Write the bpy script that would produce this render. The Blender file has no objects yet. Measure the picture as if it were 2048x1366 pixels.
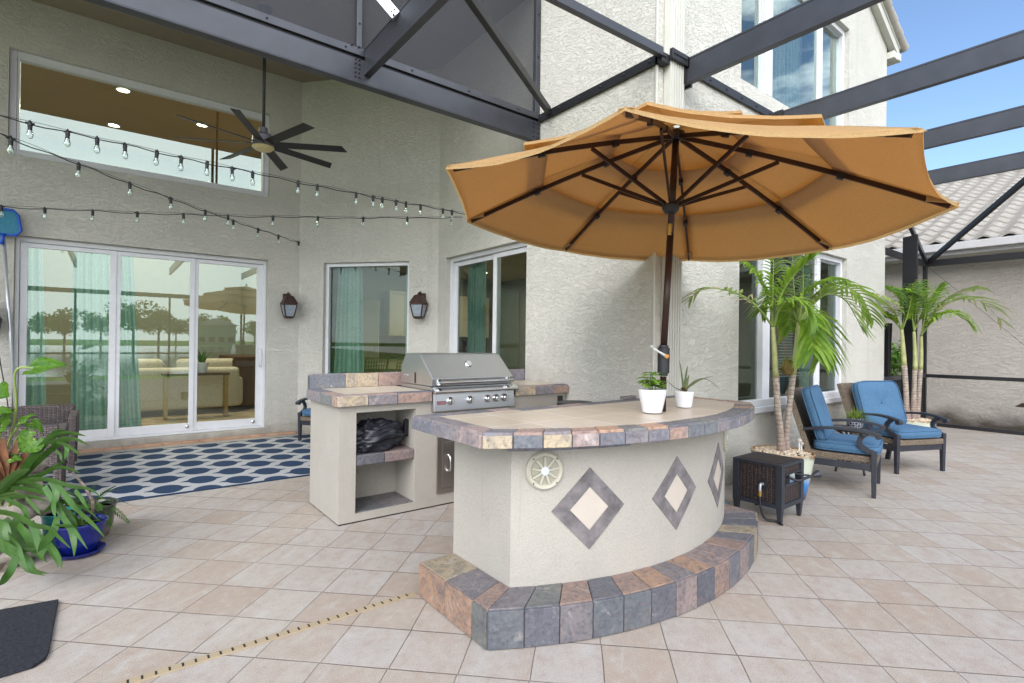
import bpy, math, random
from mathutils import Vector, Matrix
R = math.radians
random.seed(7)
scene = bpy.context.scene
COL = scene.collection
# ------------------------------------------------------------------ camera
cam_d = bpy.data.cameras.new("camera")
cam = bpy.data.objects.new("camera", cam_d); COL.objects.link(cam)
yaw, pit, rol = R(52.3046), R(.2272), R(.7197)
_F = Vector((0, math.cos(pit), math.sin(pit))); _X = Vector((1, 0, 0)); _U = _X.cross(_F)
_c, _s = math.cos(rol), math.sin(rol)
_r = _c*_X + _s*_U; _u = -_s*_X + _c*_U
_M = Matrix(((math.sin(yaw), math.cos(yaw), 0), (-math.cos(yaw), math.sin(yaw), 0), (0, 0, 1)))
_r, _u, _F = _M @ _r, _M @ _u, _M @ _F
cam.matrix_world = Matrix(((_r.x, _u.x, -_F.x, 0), (_r.y, _u.y, -_F.y, 0), (_r.z, _u.z, -_F.z, 1.35), (0, 0, 0, 1)))
cam_d.sensor_width = 36; cam_d.lens = 1048.98/2048*36
cam_d.clip_start = .05; cam_d.clip_end = 3000
scene.camera = cam
# ------------------------------------------------------------------ world and sun
SUN_EL, SUN_AZ = R(37), R(234)          # azimuth of the sun, clockwise from +Y
world = bpy.data.worlds.new("World"); scene.world = world; world.use_nodes = True
wt = world.node_tree; wt.nodes.clear()
def _wn(t, **k):
    n = wt.nodes.new(t)
    for a, b in k.items(): setattr(n, a, b)
    return n
sky = _wn('ShaderNodeTexSky', sky_type='NISHITA', sun_disc=False, sun_elevation=SUN_EL, sun_rotation=SUN_AZ,
          air_density=1.0, dust_density=.6, ozone_density=3.2, altitude=0)
tc = _wn('ShaderNodeTexCoord'); mp = _wn('ShaderNodeMapping'); mp.inputs['Scale'].default_value = (1, 1, 2.6)
ns = _wn('ShaderNodeTexNoise'); ns.inputs['Scale'].default_value = 3.1; ns.inputs['Detail'].default_value = 7; ns.inputs['Roughness'].default_value = .55
# broken cloud, heavier in the sky over the lake (towards -Y) and thinning out behind the houses
dt = _wn('ShaderNodeVectorMath', operation='DOT_PRODUCT'); dt.inputs[1].default_value = (-.42, -.88, -.10)
bs = _wn('ShaderNodeMath', operation='MULTIPLY_ADD'); bs.inputs[1].default_value = .30; bs.inputs[2].default_value = -.01
ad = _wn('ShaderNodeMath', operation='ADD')
rp = _wn('ShaderNodeValToRGB'); rp.color_ramp.elements[0].position = .50; rp.color_ramp.elements[1].position = .68
rp.color_ramp.elements[0].color = (0, 0, 0, 1); rp.color_ramp.elements[1].color = (.9, .9, .9, 1)
mx = _wn('ShaderNodeMix', data_type='RGBA'); mx.inputs[7].default_value = (15.5, 16, 16.4, 1)
bg = _wn('ShaderNodeBackground'); bg.inputs['Strength'].default_value = .08
wo = _wn('ShaderNodeOutputWorld')
L = wt.links.new
L(tc.outputs['Generated'], mp.inputs['Vector']); L(mp.outputs[0], ns.inputs['Vector'])
L(tc.outputs['Generated'], dt.inputs[0]); L(dt.outputs['Value'], bs.inputs[0]); L(bs.outputs[0], ad.inputs[0]); L(ns.outputs[0], ad.inputs[1]); L(ad.outputs[0], rp.inputs[0])
L(rp.outputs[0], mx.inputs[0]); L(sky.outputs[0], mx.inputs[6]); L(mx.outputs[2], bg.inputs[0]); L(bg.outputs[0], wo.inputs[0])
sun_d = bpy.data.lights.new("sun", 'SUN'); sun_d.energy = .8; sun_d.angle = R(40); sun_d.color = (1, .96, .9)
sun = bpy.data.objects.new("sun", sun_d); COL.objects.link(sun)
_dir = Vector((math.sin(SUN_AZ)*math.cos(SUN_EL), math.cos(SUN_AZ)*math.cos(SUN_EL), math.sin(SUN_EL)))
sun.rotation_euler = _dir.to_track_quat('Z', 'Y').to_euler(); sun.location = _dir*40
vs = scene.view_settings
vs.view_transform = 'Standard'; vs.look = 'None'; vs.gamma = 1; vs.use_curve_mapping = False; vs.exposure = 1.6
scene.cycles.use_denoising = True
scene.cycles.max_bounces = 9; scene.cycles.diffuse_bounces = 4; scene.cycles.glossy_bounces = 4
scene.cycles.transmission_bounces = 6; scene.cycles.transparent_max_bounces = 12
scene.cycles.caustics_reflective = False; scene.cycles.caustics_refractive = False
scene.cycles.sample_clamp_indirect = 6

# ------------------------------------------------------------------ mesh helpers
def V(*a): return Vector(a)
class MB:
    """collects shapes; build() links them as ONE mesh object"""
    def __init__(s): s.v = []; s.f = []; s.m = []
    def add(s, verts, faces, mi=0, M=None):
        o = len(s.v)
        for p in verts:
            p = Vector(p)
            s.v.append(M @ p if M is not None else p)
        for f in faces:
            s.f.append([i+o for i in f]); s.m.append(mi)
        return s
    def box(s, x0, x1, y0, y1, z0, z1, mi=0, M=None):
        v = [(x, y, z) for z in (z0, z1) for y in (y0, y1) for x in (x0, x1)]
        return s.add(v, [(0, 2, 3, 1), (4, 5, 7, 6), (0, 1, 5, 4), (1, 3, 7, 5), (3, 2, 6, 7), (2, 0, 4, 6)], mi, M)
    def tbox(s, x0, x1, y0, y1, z0, z1, tx, ty, mi=0, M=None):
        """box whose bottom is narrower: tx, ty fraction of the top size"""
        cx, cy = (x0+x1)/2, (y0+y1)/2
        v = [(cx+(x-cx)*(tx if z == z0 else 1), cy+(y-cy)*(ty if z == z0 else 1), z) for z in (z0, z1) for y in (y0, y1) for x in (x0, x1)]
        return s.add(v, [(0, 2, 3, 1), (4, 5, 7, 6), (0, 1, 5, 4), (1, 3, 7, 5), (3, 2, 6, 7), (2, 0, 4, 6)], mi, M)
    def bar(s, a, b, w, h, mi=0, up=(0, 0, 1)):
        a, b = Vector(a), Vector(b); d = (b-a); l = d.length; d.normalize()
        u = Vector(up); sd = d.cross(u)
        if sd.length < 1e-4: sd = d.cross(Vector((1, 0, 0)))
        sd.normalize(); u = sd.cross(d)
        M = Matrix(((sd.x, d.x, u.x, a.x), (sd.y, d.y, u.y, a.y), (sd.z, d.z, u.z, a.z), (0, 0, 0, 1)))
        return s.box(-w/2, w/2, 0, l, -h/2, h/2, mi, M)
    def tube(s, pts, r, n=8, mi=0, cap=True, flat=1.0):
        pts = [Vector(p) for p in pts]; k = len(pts)
        rs = r if isinstance(r, (list, tuple)) else [r]*k
        vs_ = []; ref = None
        for i, p in enumerate(pts):
            d = (pts[min(i+1, k-1)]-pts[max(i-1, 0)]).normalized()
            if ref is None:
                ref = Vector((0, 0, 1)) if abs(d.z) < .9 else Vector((1, 0, 0))
            x = d.cross(ref).normalized(); y = x.cross(d).normalized(); ref = y
            for j in range(n):
                a = 2*math.pi*j/n
                vs_.append(p + x*math.cos(a)*rs[i] + y*math.sin(a)*rs[i]*flat)
        fs = []
        for i in range(k-1):
            for j in range(n):
                fs.append((i*n+j, i*n+(j+1) % n, (i+1)*n+(j+1) % n, (i+1)*n+j))
        if cap:
            fs.append(tuple(range(n-1, -1, -1))); fs.append(tuple(range((k-1)*n, k*n)))
        return s.add(vs_, fs, mi)
    def lathe(s, prof, n=24, mi=0, c=(0, 0, 0), M=None, flute=0, nf=0, ph=0):
        vs_ = []; fs = []; c = Vector(c)
        for (r, z) in prof:
            for j in range(n):
                a = 2*math.pi*j/n+ph
                rr = r*(1+flute*abs(math.cos(nf*a/2))) if flute else r
                vs_.append(c+Vector((rr*math.cos(a), rr*math.sin(a), z)))
        k = len(prof)
        for i in range(k-1):
            for j in range(n):
                fs.append((i*n+j, i*n+(j+1) % n, (i+1)*n+(j+1) % n, (i+1)*n+j))
        if prof[0][0] > 1e-4: fs.append(tuple(range(n-1, -1, -1)))
        if prof[-1][0] > 1e-4: fs.append(tuple(range((k-1)*n, k*n)))
        return s.add(vs_, fs, mi, M)
    def prism(s, poly, z0, z1, mi=0, M=None):
        n = len(poly)
        v = [(x, y, z0) for x, y in poly]+[(x, y, z1) for x, y in poly]
        f = [tuple(range(n-1, -1, -1)), tuple(range(n, 2*n))]+[(i, (i+1) % n, n+(i+1) % n, n+i) for i in range(n)]
        return s.add(v, f, mi, M)
    def grid(s, rows, mi=0, M=None):
        h, w = len(rows), len(rows[0])
        v = [p for r in rows for p in r]
        return s.add(v, [(i*w+j, i*w+j+1, (i+1)*w+j+1, (i+1)*w+j) for i in range(h-1) for j in range(w-1)], mi, M)
    def ribbon(s, pts, ws, side, mi=0, fold=0):
        """tapered strip along pts; side = list of side vectors"""
        a = []
        for p, w, sd in zip(pts, ws, side):
            p = Vector(p); sd = Vector(sd).normalized()
            if fold:
                up = Vector((0, 0, 1))
                a.append([p-sd*w+up*fold*w, p, p+sd*w+up*fold*w])
            else: a.append([p-sd*w, p+sd*w])
        return s.grid(a, mi)
    def sphere(s, c, r, mi=0, nu=12, nv=8, sq=(1, 1, 1), jit=0):
        vs_ = []; fs = []; c = Vector(c)
        for i in range(nv+1):
            t = math.pi*i/nv
            for j in range(nu):
                a = 2*math.pi*j/nu; k = r*(1+random.uniform(-jit, jit)) if jit and 0 < i < nv else r
                vs_.append(c+Vector((k*math.sin(t)*math.cos(a)*sq[0], k*math.sin(t)*math.sin(a)*sq[1], k*math.cos(t)*sq[2])))
        for i in range(nv):
            for j in range(nu):
                fs.append((i*nu+j, (i+1)*nu+j, (i+1)*nu+(j+1) % nu, i*nu+(j+1) % nu))
        return s.add(vs_, fs, mi)
    def build(s, name, mats, parent=None, world=False, smooth=False, angle=None, bevel=0, seg=2):
        me = bpy.data.meshes.new(name)
        off = Vector((0, 0, 0))
        if parent is not None and world:
            q = parent
            while q.parent is not None: q = q.parent
            off = q.location.copy()
        me.from_pydata([tuple(p-off) for p in s.v], [], s.f)
        if not isinstance(mats, (list, tuple)): mats = [mats]
        for m in mats: me.materials.append(m)
        for p, mi in zip(me.polygons, s.m): p.material_index = mi
        if smooth or angle:
            for p in me.polygons: p.use_smooth = True
            if angle: me.set_sharp_from_angle(angle=R(angle))
        me.update()
        o = bpy.data.objects.new(name, me); COL.objects.link(o)
        if parent is not None: o.parent = parent
        if bevel:
            b = o.modifiers.new("bevel", 'BEVEL'); b.width = bevel; b.segments = seg; b.limit_method = 'ANGLE'; b.angle_limit = R(50)
        return o
def tag(o, label=None, cat=None, group=None, kind=None):
    if label: o['label'] = label
    if cat: o['category'] = cat
    if group: o['group'] = group
    if kind: o['kind'] = kind
    return o
def thing(name, label, cat, loc=(0, 0, 0), rz=0, group=None):
    o = bpy.data.objects.new(name, None); o.empty_display_size = .1; COL.objects.link(o)
    o.location = loc; o.rotation_euler = (0, 0, rz)
    return tag(o, label, cat, group)
def copy_tree(o, loc=None, rz=None, label=None, parent=None):
    c = o.copy(); COL.objects.link(c); c.parent = parent
    if loc is not None: c.location = loc
    if rz is not None: c.rotation_euler = (0, 0, rz)
    if label: c['label'] = label
    for ch in o.children: copy_tree(ch, parent=c)
    return c
def rotz(a, c=(0, 0, 0)): return Matrix.Translation(Vector(c)) @ Matrix.Rotation(a, 4, 'Z')
def lerp(a, b, t): return a+(b-a)*t
def curve(pts, n=10):
    """Catmull-Rom through the points"""
    P = [Vector(p) for p in pts]; out = []
    for i in range(len(P)-1):
        p0, p1, p2, p3 = P[max(i-1, 0)], P[i], P[i+1], P[min(i+2, len(P)-1)]
        for k in range(n):
            t = k/n
            out.append(.5*((2*p1)+(p2-p0)*t+(2*p0-5*p1+4*p2-p3)*t*t+(3*p1-p0-3*p2+p3)*t**3))
    out.append(P[-1]); return out
# ------------------------------------------------------------------ material helpers
def S(r, g, b, k=1.0):
    f = lambda c: (c/255/12.92 if c/255 <= .04045 else ((c/255+.055)/1.055)**2.4)*k
    return (f(r), f(g), f(b), 1)
class NT:
    def __init__(s, name):
        s.mat = bpy.data.materials.new(name); s.mat.use_nodes = True; s.t = s.mat.node_tree; s.t.nodes.clear()
        s.out = s.t.nodes.new('ShaderNodeOutputMaterial')
    def n(s, typ, props=None, **inp):
        nd = s.t.nodes.new('ShaderNode'+typ)
        for k, v in (props or {}).items(): setattr(nd, k, v)
        for k, v in inp.items():
            key = int(k[1:]) if k[0] == '_' and k[1:].isdigit() else k.replace('_', ' ')
            s.set(nd.inputs[key], v)
        return nd
    def set(s, sock, v):
        if isinstance(v, bpy.types.NodeSocket): s.t.links.new(v, sock)
        elif isinstance(v, bpy.types.Node): s.t.links.new(v.outputs[0], sock)
        else: sock.default_value = v
    def math(s, op, a, b=0.0, c=0.0):
        nd = s.t.nodes.new('ShaderNodeMath'); nd.operation = op
        s.set(nd.inputs[0], a); s.set(nd.inputs[1], b); s.set(nd.inputs[2], c); return nd.outputs[0]
    def mix(s, f, a, b, blend='MIX'):
        nd = s.t.nodes.new('ShaderNodeMix'); nd.data_type = 'RGBA'; nd.blend_type = blend
        s.set(nd.inputs[0], f); s.set(nd.inputs[6], a); s.set(nd.inputs[7], b); return nd.outputs[2]
    def ramp(s, f, stops, interp='LINEAR'):
        nd = s.t.nodes.new('ShaderNodeValToRGB'); e = nd.color_ramp.elements; nd.color_ramp.interpolation = interp
        while len(e) < len(stops): e.new(.5)
        for el, (p, c) in zip(e, stops):
            el.position = p; el.color = c if not isinstance(c, (int, float)) else (c, c, c, 1)
        s.set(nd.inputs[0], f); return nd.outputs[0]
    def coord(s, scale=(1, 1, 1), rot=(0, 0, 0), kind='Object', loc=(0, 0, 0)):
        t = s.t.nodes.new('ShaderNodeTexCoord'); m = s.t.nodes.new('ShaderNodeMapping')
        m.inputs['Scale'].default_value = scale; m.inputs['Rotation'].default_value = rot; m.inputs['Location'].default_value = loc
        s.t.links.new(t.outputs[kind], m.inputs[0]); return m.outputs[0]
    def noise(s, vec, scale, detail=3, rough=.5, dist=0, out=0):
        nd = s.n('TexNoise', None, Vector=vec, Scale=scale, Detail=detail, Roughness=rough, Distortion=dist); return nd.outputs[out]
    def bump(s, h, strength=.3, dist=.01, normal=None):
        nd = s.n('Bump', None, Height=h, Strength=strength, Distance=dist)
        if normal is not None: s.set(nd.inputs['Normal'], normal)
        return nd.outputs[0]
    def pbr(s, col, rough=.6, metal=0, bump=None, **kw):
        nd = s.t.nodes.new('ShaderNodeBsdfPrincipled')
        s.set(nd.inputs['Base Color'], col); s.set(nd.inputs['Roughness'], rough); s.set(nd.inputs['Metallic'], metal)
        if bump is not None: s.set(nd.inputs['Normal'], bump)
        for k, v in kw.items(): s.set(nd.inputs[k.replace('_', ' ')], v)
        return nd.outputs[0]
    def end(s, sh): s.t.links.new(sh, s.out.inputs[0]); return s.mat
def paint(name, col, rough=.5, metal=0, vary=.12, scale=8, bump=0, **kw):
    t = NT(name); co = t.coord()
    nz = t.noise(co, scale, 4, .6)
    c = t.mix(t.ramp(nz, [(.3, 0.), (.7, 1.)]), tuple(x*(1-vary) for x in col[:3])+(1,), tuple(min(1, x*(1+vary)) for x in col[:3])+(1,))
    b = t.bump(t.noise(co, 60, 3), bump, .003) if bump else None
    return t.end(t.pbr(c, rough, metal, b, **kw))
# ------------------------------------------------------------------ materials
def stucco(name, col, bs=.55, dist=.012, sc=(9, 9, 21), stain=None, grain=90, dirt=False):
    t = NT(name); co = t.coord()
    big = t.noise(co, .9, 4, .6)
    c = t.mix(t.ramp(big, [(.3, 0.), (.72, 1.)]), tuple(x*.92 for x in col[:3])+(1,), tuple(x*1.05 for x in col[:3])+(1,))
    co2 = t.coord(sc)
    n1 = t.noise(co2, 1.0, 3, .55, 1.9)
    ridge = t.math('ABSOLUTE', t.math('SUBTRACT', n1, .5))
    crack = t.ramp(ridge, [(0., 0.), (.02, 1.)])
    plate = t.ramp(n1, [(.38, 0.), (.52, .8), (.62, 1.)])
    fine = t.noise(co, grain, 2, .5)
    h = t.math('ADD', t.math('ADD', t.math('MULTIPLY', plate, .7), t.math('MULTIPLY', crack, .55)), t.math('MULTIPLY', fine, .18))
    c = t.mix(t.math('MULTIPLY', t.math('SUBTRACT', 1., crack), .26), c, tuple(x*.42 for x in col[:3])+(1,))
    c = t.mix(t.math('MULTIPLY', t.ramp(fine, [(.36, 1.), (.5, 0.)]), .12), c, tuple(x*.6 for x in col[:3])+(1,))
    if dirt:
        z = t.n('SeparateXYZ', None, Vector=co).outputs[2]
        rn = t.noise(t.coord((7, 7, .35)), 1, 5, .65)
        c = t.mix(t.math('MULTIPLY', t.ramp(rn, [(.56, 0.), (.78, 1.)]), .16), c, S(150, 146, 132, .8))
        bz = t.math('ADD', z, t.math('MULTIPLY', t.math('SUBTRACT', t.noise(co, 3.5, 5, .65), .5), -.45))
        c = t.mix(t.ramp(bz, [(-.02, .55), (.24, 0.)]), c, S(128, 118, 104, .7))
    if stain:
        z = t.n('SeparateXYZ', None, Vector=co).outputs[2]
        nz = t.noise(t.coord((.55, .55, .9)), 3.2, 6, .65)
        k = t.math('ADD', z, t.math('MULTIPLY', t.math('SUBTRACT', nz, .5), -stain[1]))
        k = t.ramp(k, [(0., 1.), (stain[0], 0.)])
        c = t.mix(t.math('MULTIPLY', k, .9), c, stain[2])
    return t.end(t.pbr(c, .9, 0, t.bump(h, bs, dist)))
M_STUCCO = stucco("wall_stucco", S(214, 211, 203, .92), .66, .011, (11, 11, 25), dirt=True)
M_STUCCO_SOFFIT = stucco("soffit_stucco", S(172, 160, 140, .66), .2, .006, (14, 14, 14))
M_NEIGH = stucco("neighbour_stucco", S(204, 196, 188, .85), .7, .013, (7, 6, 17), stain=(.30, .62, S(84, 70, 58, .6)))
def sandstucco(name, col):
    t = NT(name); co = t.coord()
    n1 = t.noise(co, 130, 3, .6); n2 = t.noise(co, 55, 2, .5, .6); big = t.noise(co, 1.7, 5, .65)
    c = t.mix(t.ramp(big, [(.3, 0.), (.75, 1.)]), tuple(x*.9 for x in col[:3])+(1,), tuple(min(1, x*1.05) for x in col[:3])+(1,))
    c = t.mix(t.math('MULTIPLY', t.ramp(n1, [(.35, 1.), (.5, 0.)]), .3), c, tuple(x*.6 for x in col[:3])+(1,))
    dr = t.noise(t.coord((26, 26, 1.3)), 1, 4, .6)
    c = t.mix(t.math('MULTIPLY', t.ramp(dr, [(.6, 0.), (.75, 1.)]), .22), c, S(170, 142, 112, .7))
    return t.end(t.pbr(c, .92, 0, t.bump(t.math('ADD', n1, t.math('MULTIPLY', n2, .8)), .5, .006)))
M_CREAM = sandstucco("cream_stucco", S(211, 205, 196, .65))
M_WHITE = paint("white_vinyl", S(228, 229, 234, .92), .35, 0, .03)
M_TRIM = paint("trim_paint", S(208, 207, 200, .9), .5, 0, .04)
M_BRONZE = paint("bronze_aluminium", S(78, 80, 88, .75), .36, .35, .14, 5)
M_BRONZE_D = paint("dark_aluminium", S(42, 42, 46, .8), .45, .2, .14, 5)
M_BOLT = paint("screw_head", S(50, 52, 60), .35, .6)
M_ALU = paint("bare_aluminium", S(200, 205, 212), .35, .6, .06)
def screen_panel():
    t = NT("screen_panel"); co = t.coord()
    n = t.noise(co, 260, 1); sp = t.noise(co, 26, 2, .4)
    c = t.mix(n, S(56, 57, 68, .8), S(84, 85, 98, .8))
    c = t.mix(t.ramp(sp, [(.77, 0.), (.79, .6)]), c, S(190, 190, 190))
    d = t.pbr(c, .7); tr = t.n('BsdfTransparent', None, Color=(1, 1, 1, 1)).outputs[0]
    return t.end(t.n('MixShader', None, _0=.6, _1=d, _2=tr).outputs[0])
M_PANEL = screen_panel()
def dark_mesh():
    t = NT("dark_mesh"); co = t.coord((1, 1, 1))
    d = t.pbr(S(20, 21, 24), .8)
    tr = t.n('BsdfTransparent', None, Color=(1, 1, 1, 1)).outputs[0]
    m = t.n('MixShader', None, _0=.16, _1=d, _2=tr)
    return t.end(m.outputs[0])
M_KICK = dark_mesh()
def glass(name, tint, boost=1.0, base=.0, haze=None):
    t = NT(name)
    fr = t.n('Fresnel', None, IOR=1.52).outputs[0]
    k = t.math('MINIMUM', t.math('ADD', t.math('MULTIPLY', fr, boost), base), 1.)
    tr = t.n('BsdfTransparent', None, Color=tint).outputs[0]
    gl = t.n('BsdfGlossy', None, Roughness=.0, Color=(.84, 1, .94, 1)).outputs[0]
    return t.end(t.n('MixShader', None, _0=k, _1=tr, _2=gl).outputs[0])
M_GLASS = glass("door_glass", (.76, .88, .82, 1), 2.7, .02)
M_GLASS_CL = glass("coated_glass", (.7, .82, .76, 1), 2.6, .44)
M_GLASS_W = glass("window_glass", (.66, .78, .71, 1), 1.1, .0)
M_GLASS_UP = glass("upper_glass", (.86, .92, .9, 1), 1.8, .12)
M_BULBGLASS = glass("bulb_glass", (.93, .95, .95, 1), 1.5, .06)
def fabric(name, col, sc=260, rough=.9, bump=.25, fold=0, trans=0, tc=None):
    t = NT(name); co = t.coord()
    a = t.noise(t.coord((sc, sc*.22, sc*.22)), 1, 2); b = t.noise(t.coord((sc*.22, sc, sc)), 1, 2)
    w = t.math('ADD', t.math('MULTIPLY', a, .5), t.math('MULTIPLY', b, .5))
    c = t.mix(t.ramp(w, [(.38, 0.), (.62, 1.)]), tuple(x*.78 for x in col[:3])+(1,), tuple(min(1, x*1.16) for x in col[:3])+(1,))
    big = t.noise(co, 3, 4, .6)
    c = t.mix(t.math('MULTIPLY', t.ramp(big, [(.4, 0.), (.8, 1.)]), .22), c, tuple(min(1, x*1.35+.02) for x in col[:3])+(1,))
    sh = t.pbr(c, rough, 0, t.bump(w, bump, .002))
    if trans:
        tl = t.n('BsdfTranslucent', None, Color=tc or col).outputs[0]
        sh = t.n('MixShader', None, _0=trans, _1=sh, _2=tl).outputs[0]
    return t.end(sh)
M_BLUE = fabric("blue_cushion", S(80, 122, 160, .72), 220)
M_TEAL_P = fabric("pale_curtain", S(206, 222, 218, .9), 60, .9, .1, 0, .35, S(200, 220, 214))
M_GREYCUSH = fabric("grey_cushion", S(92, 92, 104, .8), 220)
M_TEAL = fabric("teal_curtain", S(176, 208, 204, .9), 60, .9, .1, 0, .35, S(170, 208, 202))
M_CANOPY = fabric("tan_canvas", S(222, 188, 136, .92), 330, .9, .3, 0, .5, S(224, 182, 120, .95))
M_SOFA = fabric("cream_upholstery", S(225, 212, 190, .85), 120)
M_TEALSOFA = fabric("teal_upholstery", S(70, 120, 120, .8), 120)
def slate(name, val=1.0, warm=1.0):
    t = NT(name); co = t.coord()
    isl = t.n('NewGeometry').outputs['Random Per Island']
    off = t.n('CombineXYZ', None, X=t.math('MULTIPLY', isl, 37.), Y=t.math('MULTIPLY', isl, 91.), Z=t.math('MULTIPLY', isl, 53.)).outputs[0]
    p = t.n('VectorMath', {'operation': 'ADD'}, _0=co, _1=off).outputs[0]
    base = t.ramp(isl, [(0., S(100, 101, 110)), (.16, S(150, 126, 116)), (.27, S(112, 111, 120)), (.38, S(168, 136, 114)), (.48, S(122, 116, 120)),
                        (.58, S(102, 106, 112)), (.68, S(146, 130, 128)), (.77, S(112, 114, 112)), (.86, S(164, 150, 128)), (.93, S(94, 96, 106))], 'CONSTANT')
    n1 = t.noise(p, 9, 10, .68, 1.4); n2 = t.noise(p, 5, 9, .66, 2.0); n3 = t.noise(p, 46, 6, .68)
    c = t.mix(t.ramp(n1, [(.44, 0.), (.64, .6)]), base, S(84, 86, 97))
    c = t.mix(t.math('MULTIPLY', t.ramp(n2, [(.56, 0.), (.72, .55)]), warm), c, S(166, 130, 100))
    c = t.mix(t.ramp(n2, [(.25, .75), (.4, 0.)]), c, S(186, 176, 168))
    c = t.mix(t.math('MULTIPLY', t.ramp(n3, [(.5, 0.), (.66, 1.)]), .5), c, S(58, 56, 62))
    c = t.mix(t.math('MULTIPLY', t.ramp(n3, [(.33, 1.), (.42, 0.)]), .15), c, S(186, 180, 180))
    c = t.mix(1., c, (val, val, val, 1), 'MULTIPLY')
    h = t.math('ADD', t.math('MULTIPLY', n1, .6), t.math('MULTIPLY', n3, .4))
    return t.end(t.pbr(c, .5, 0, t.bump(h, .8, .010)))
M_SLATE = slate("slate_tile", .9, .8)
M_SLATE_L = slate("polished_slate_tile", 1.35, .55)
M_SLATE_D = paint("dark_slate_inlay", S(112, 107, 110), .55, 0, .42, 14, .6)
M_GROUT = paint("grey_grout", S(88, 88, 96), .9, 0, .1)
def topstone():
    t = NT("travertine_tile"); co = t.coord((1, 1, 1), (0, 0, 0), 'Object', (.13, .05, 0))
    br = t.n('TexBrick', {'offset': 0.}, Vector=co, Scale=1., Mortar_Size=.0042, Brick_Width=.33, Row_Height=.33,
             Color1=S(216, 206, 192, .92), Color2=S(204, 193, 178, .92), Mortar=S(240, 236, 230)); br.inputs['Mortar Smooth'].default_value = .1
    n = t.noise(t.coord(), 5, 6, .65, .8)
    c = t.mix(t.math('MULTIPLY', t.ramp(n, [(.35, 0.), (.7, 1.)]), .55), br.outputs[0], S(190, 170, 148))
    return t.end(t.pbr(c, .34, 0, t.bump(t.math('MULTIPLY', br.outputs[1], -1.), .3, .002)))
M_TOP = topstone()
def steel(name, rough=.3, col=(.62, .63, .65, 1), sc=(4, 240, 240)):
    t = NT(name); n = t.noise(t.coord(sc), 1, 3, .6); n2 = t.noise(t.coord(), 3, 4, .6)
    r = t.math('ADD', t.math('MULTIPLY', n, .22), rough-.1)
    c = t.mix(n2, tuple(x*.86 for x in col[:3])+(1,), col)
    return t.end(t.pbr(c, r, 1., t.bump(n, .06, .001)))
M_STEEL = steel("brushed_steel", .34)
M_CHROME = steel("polished_steel", .14, (.75, .76, .78, 1))
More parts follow.
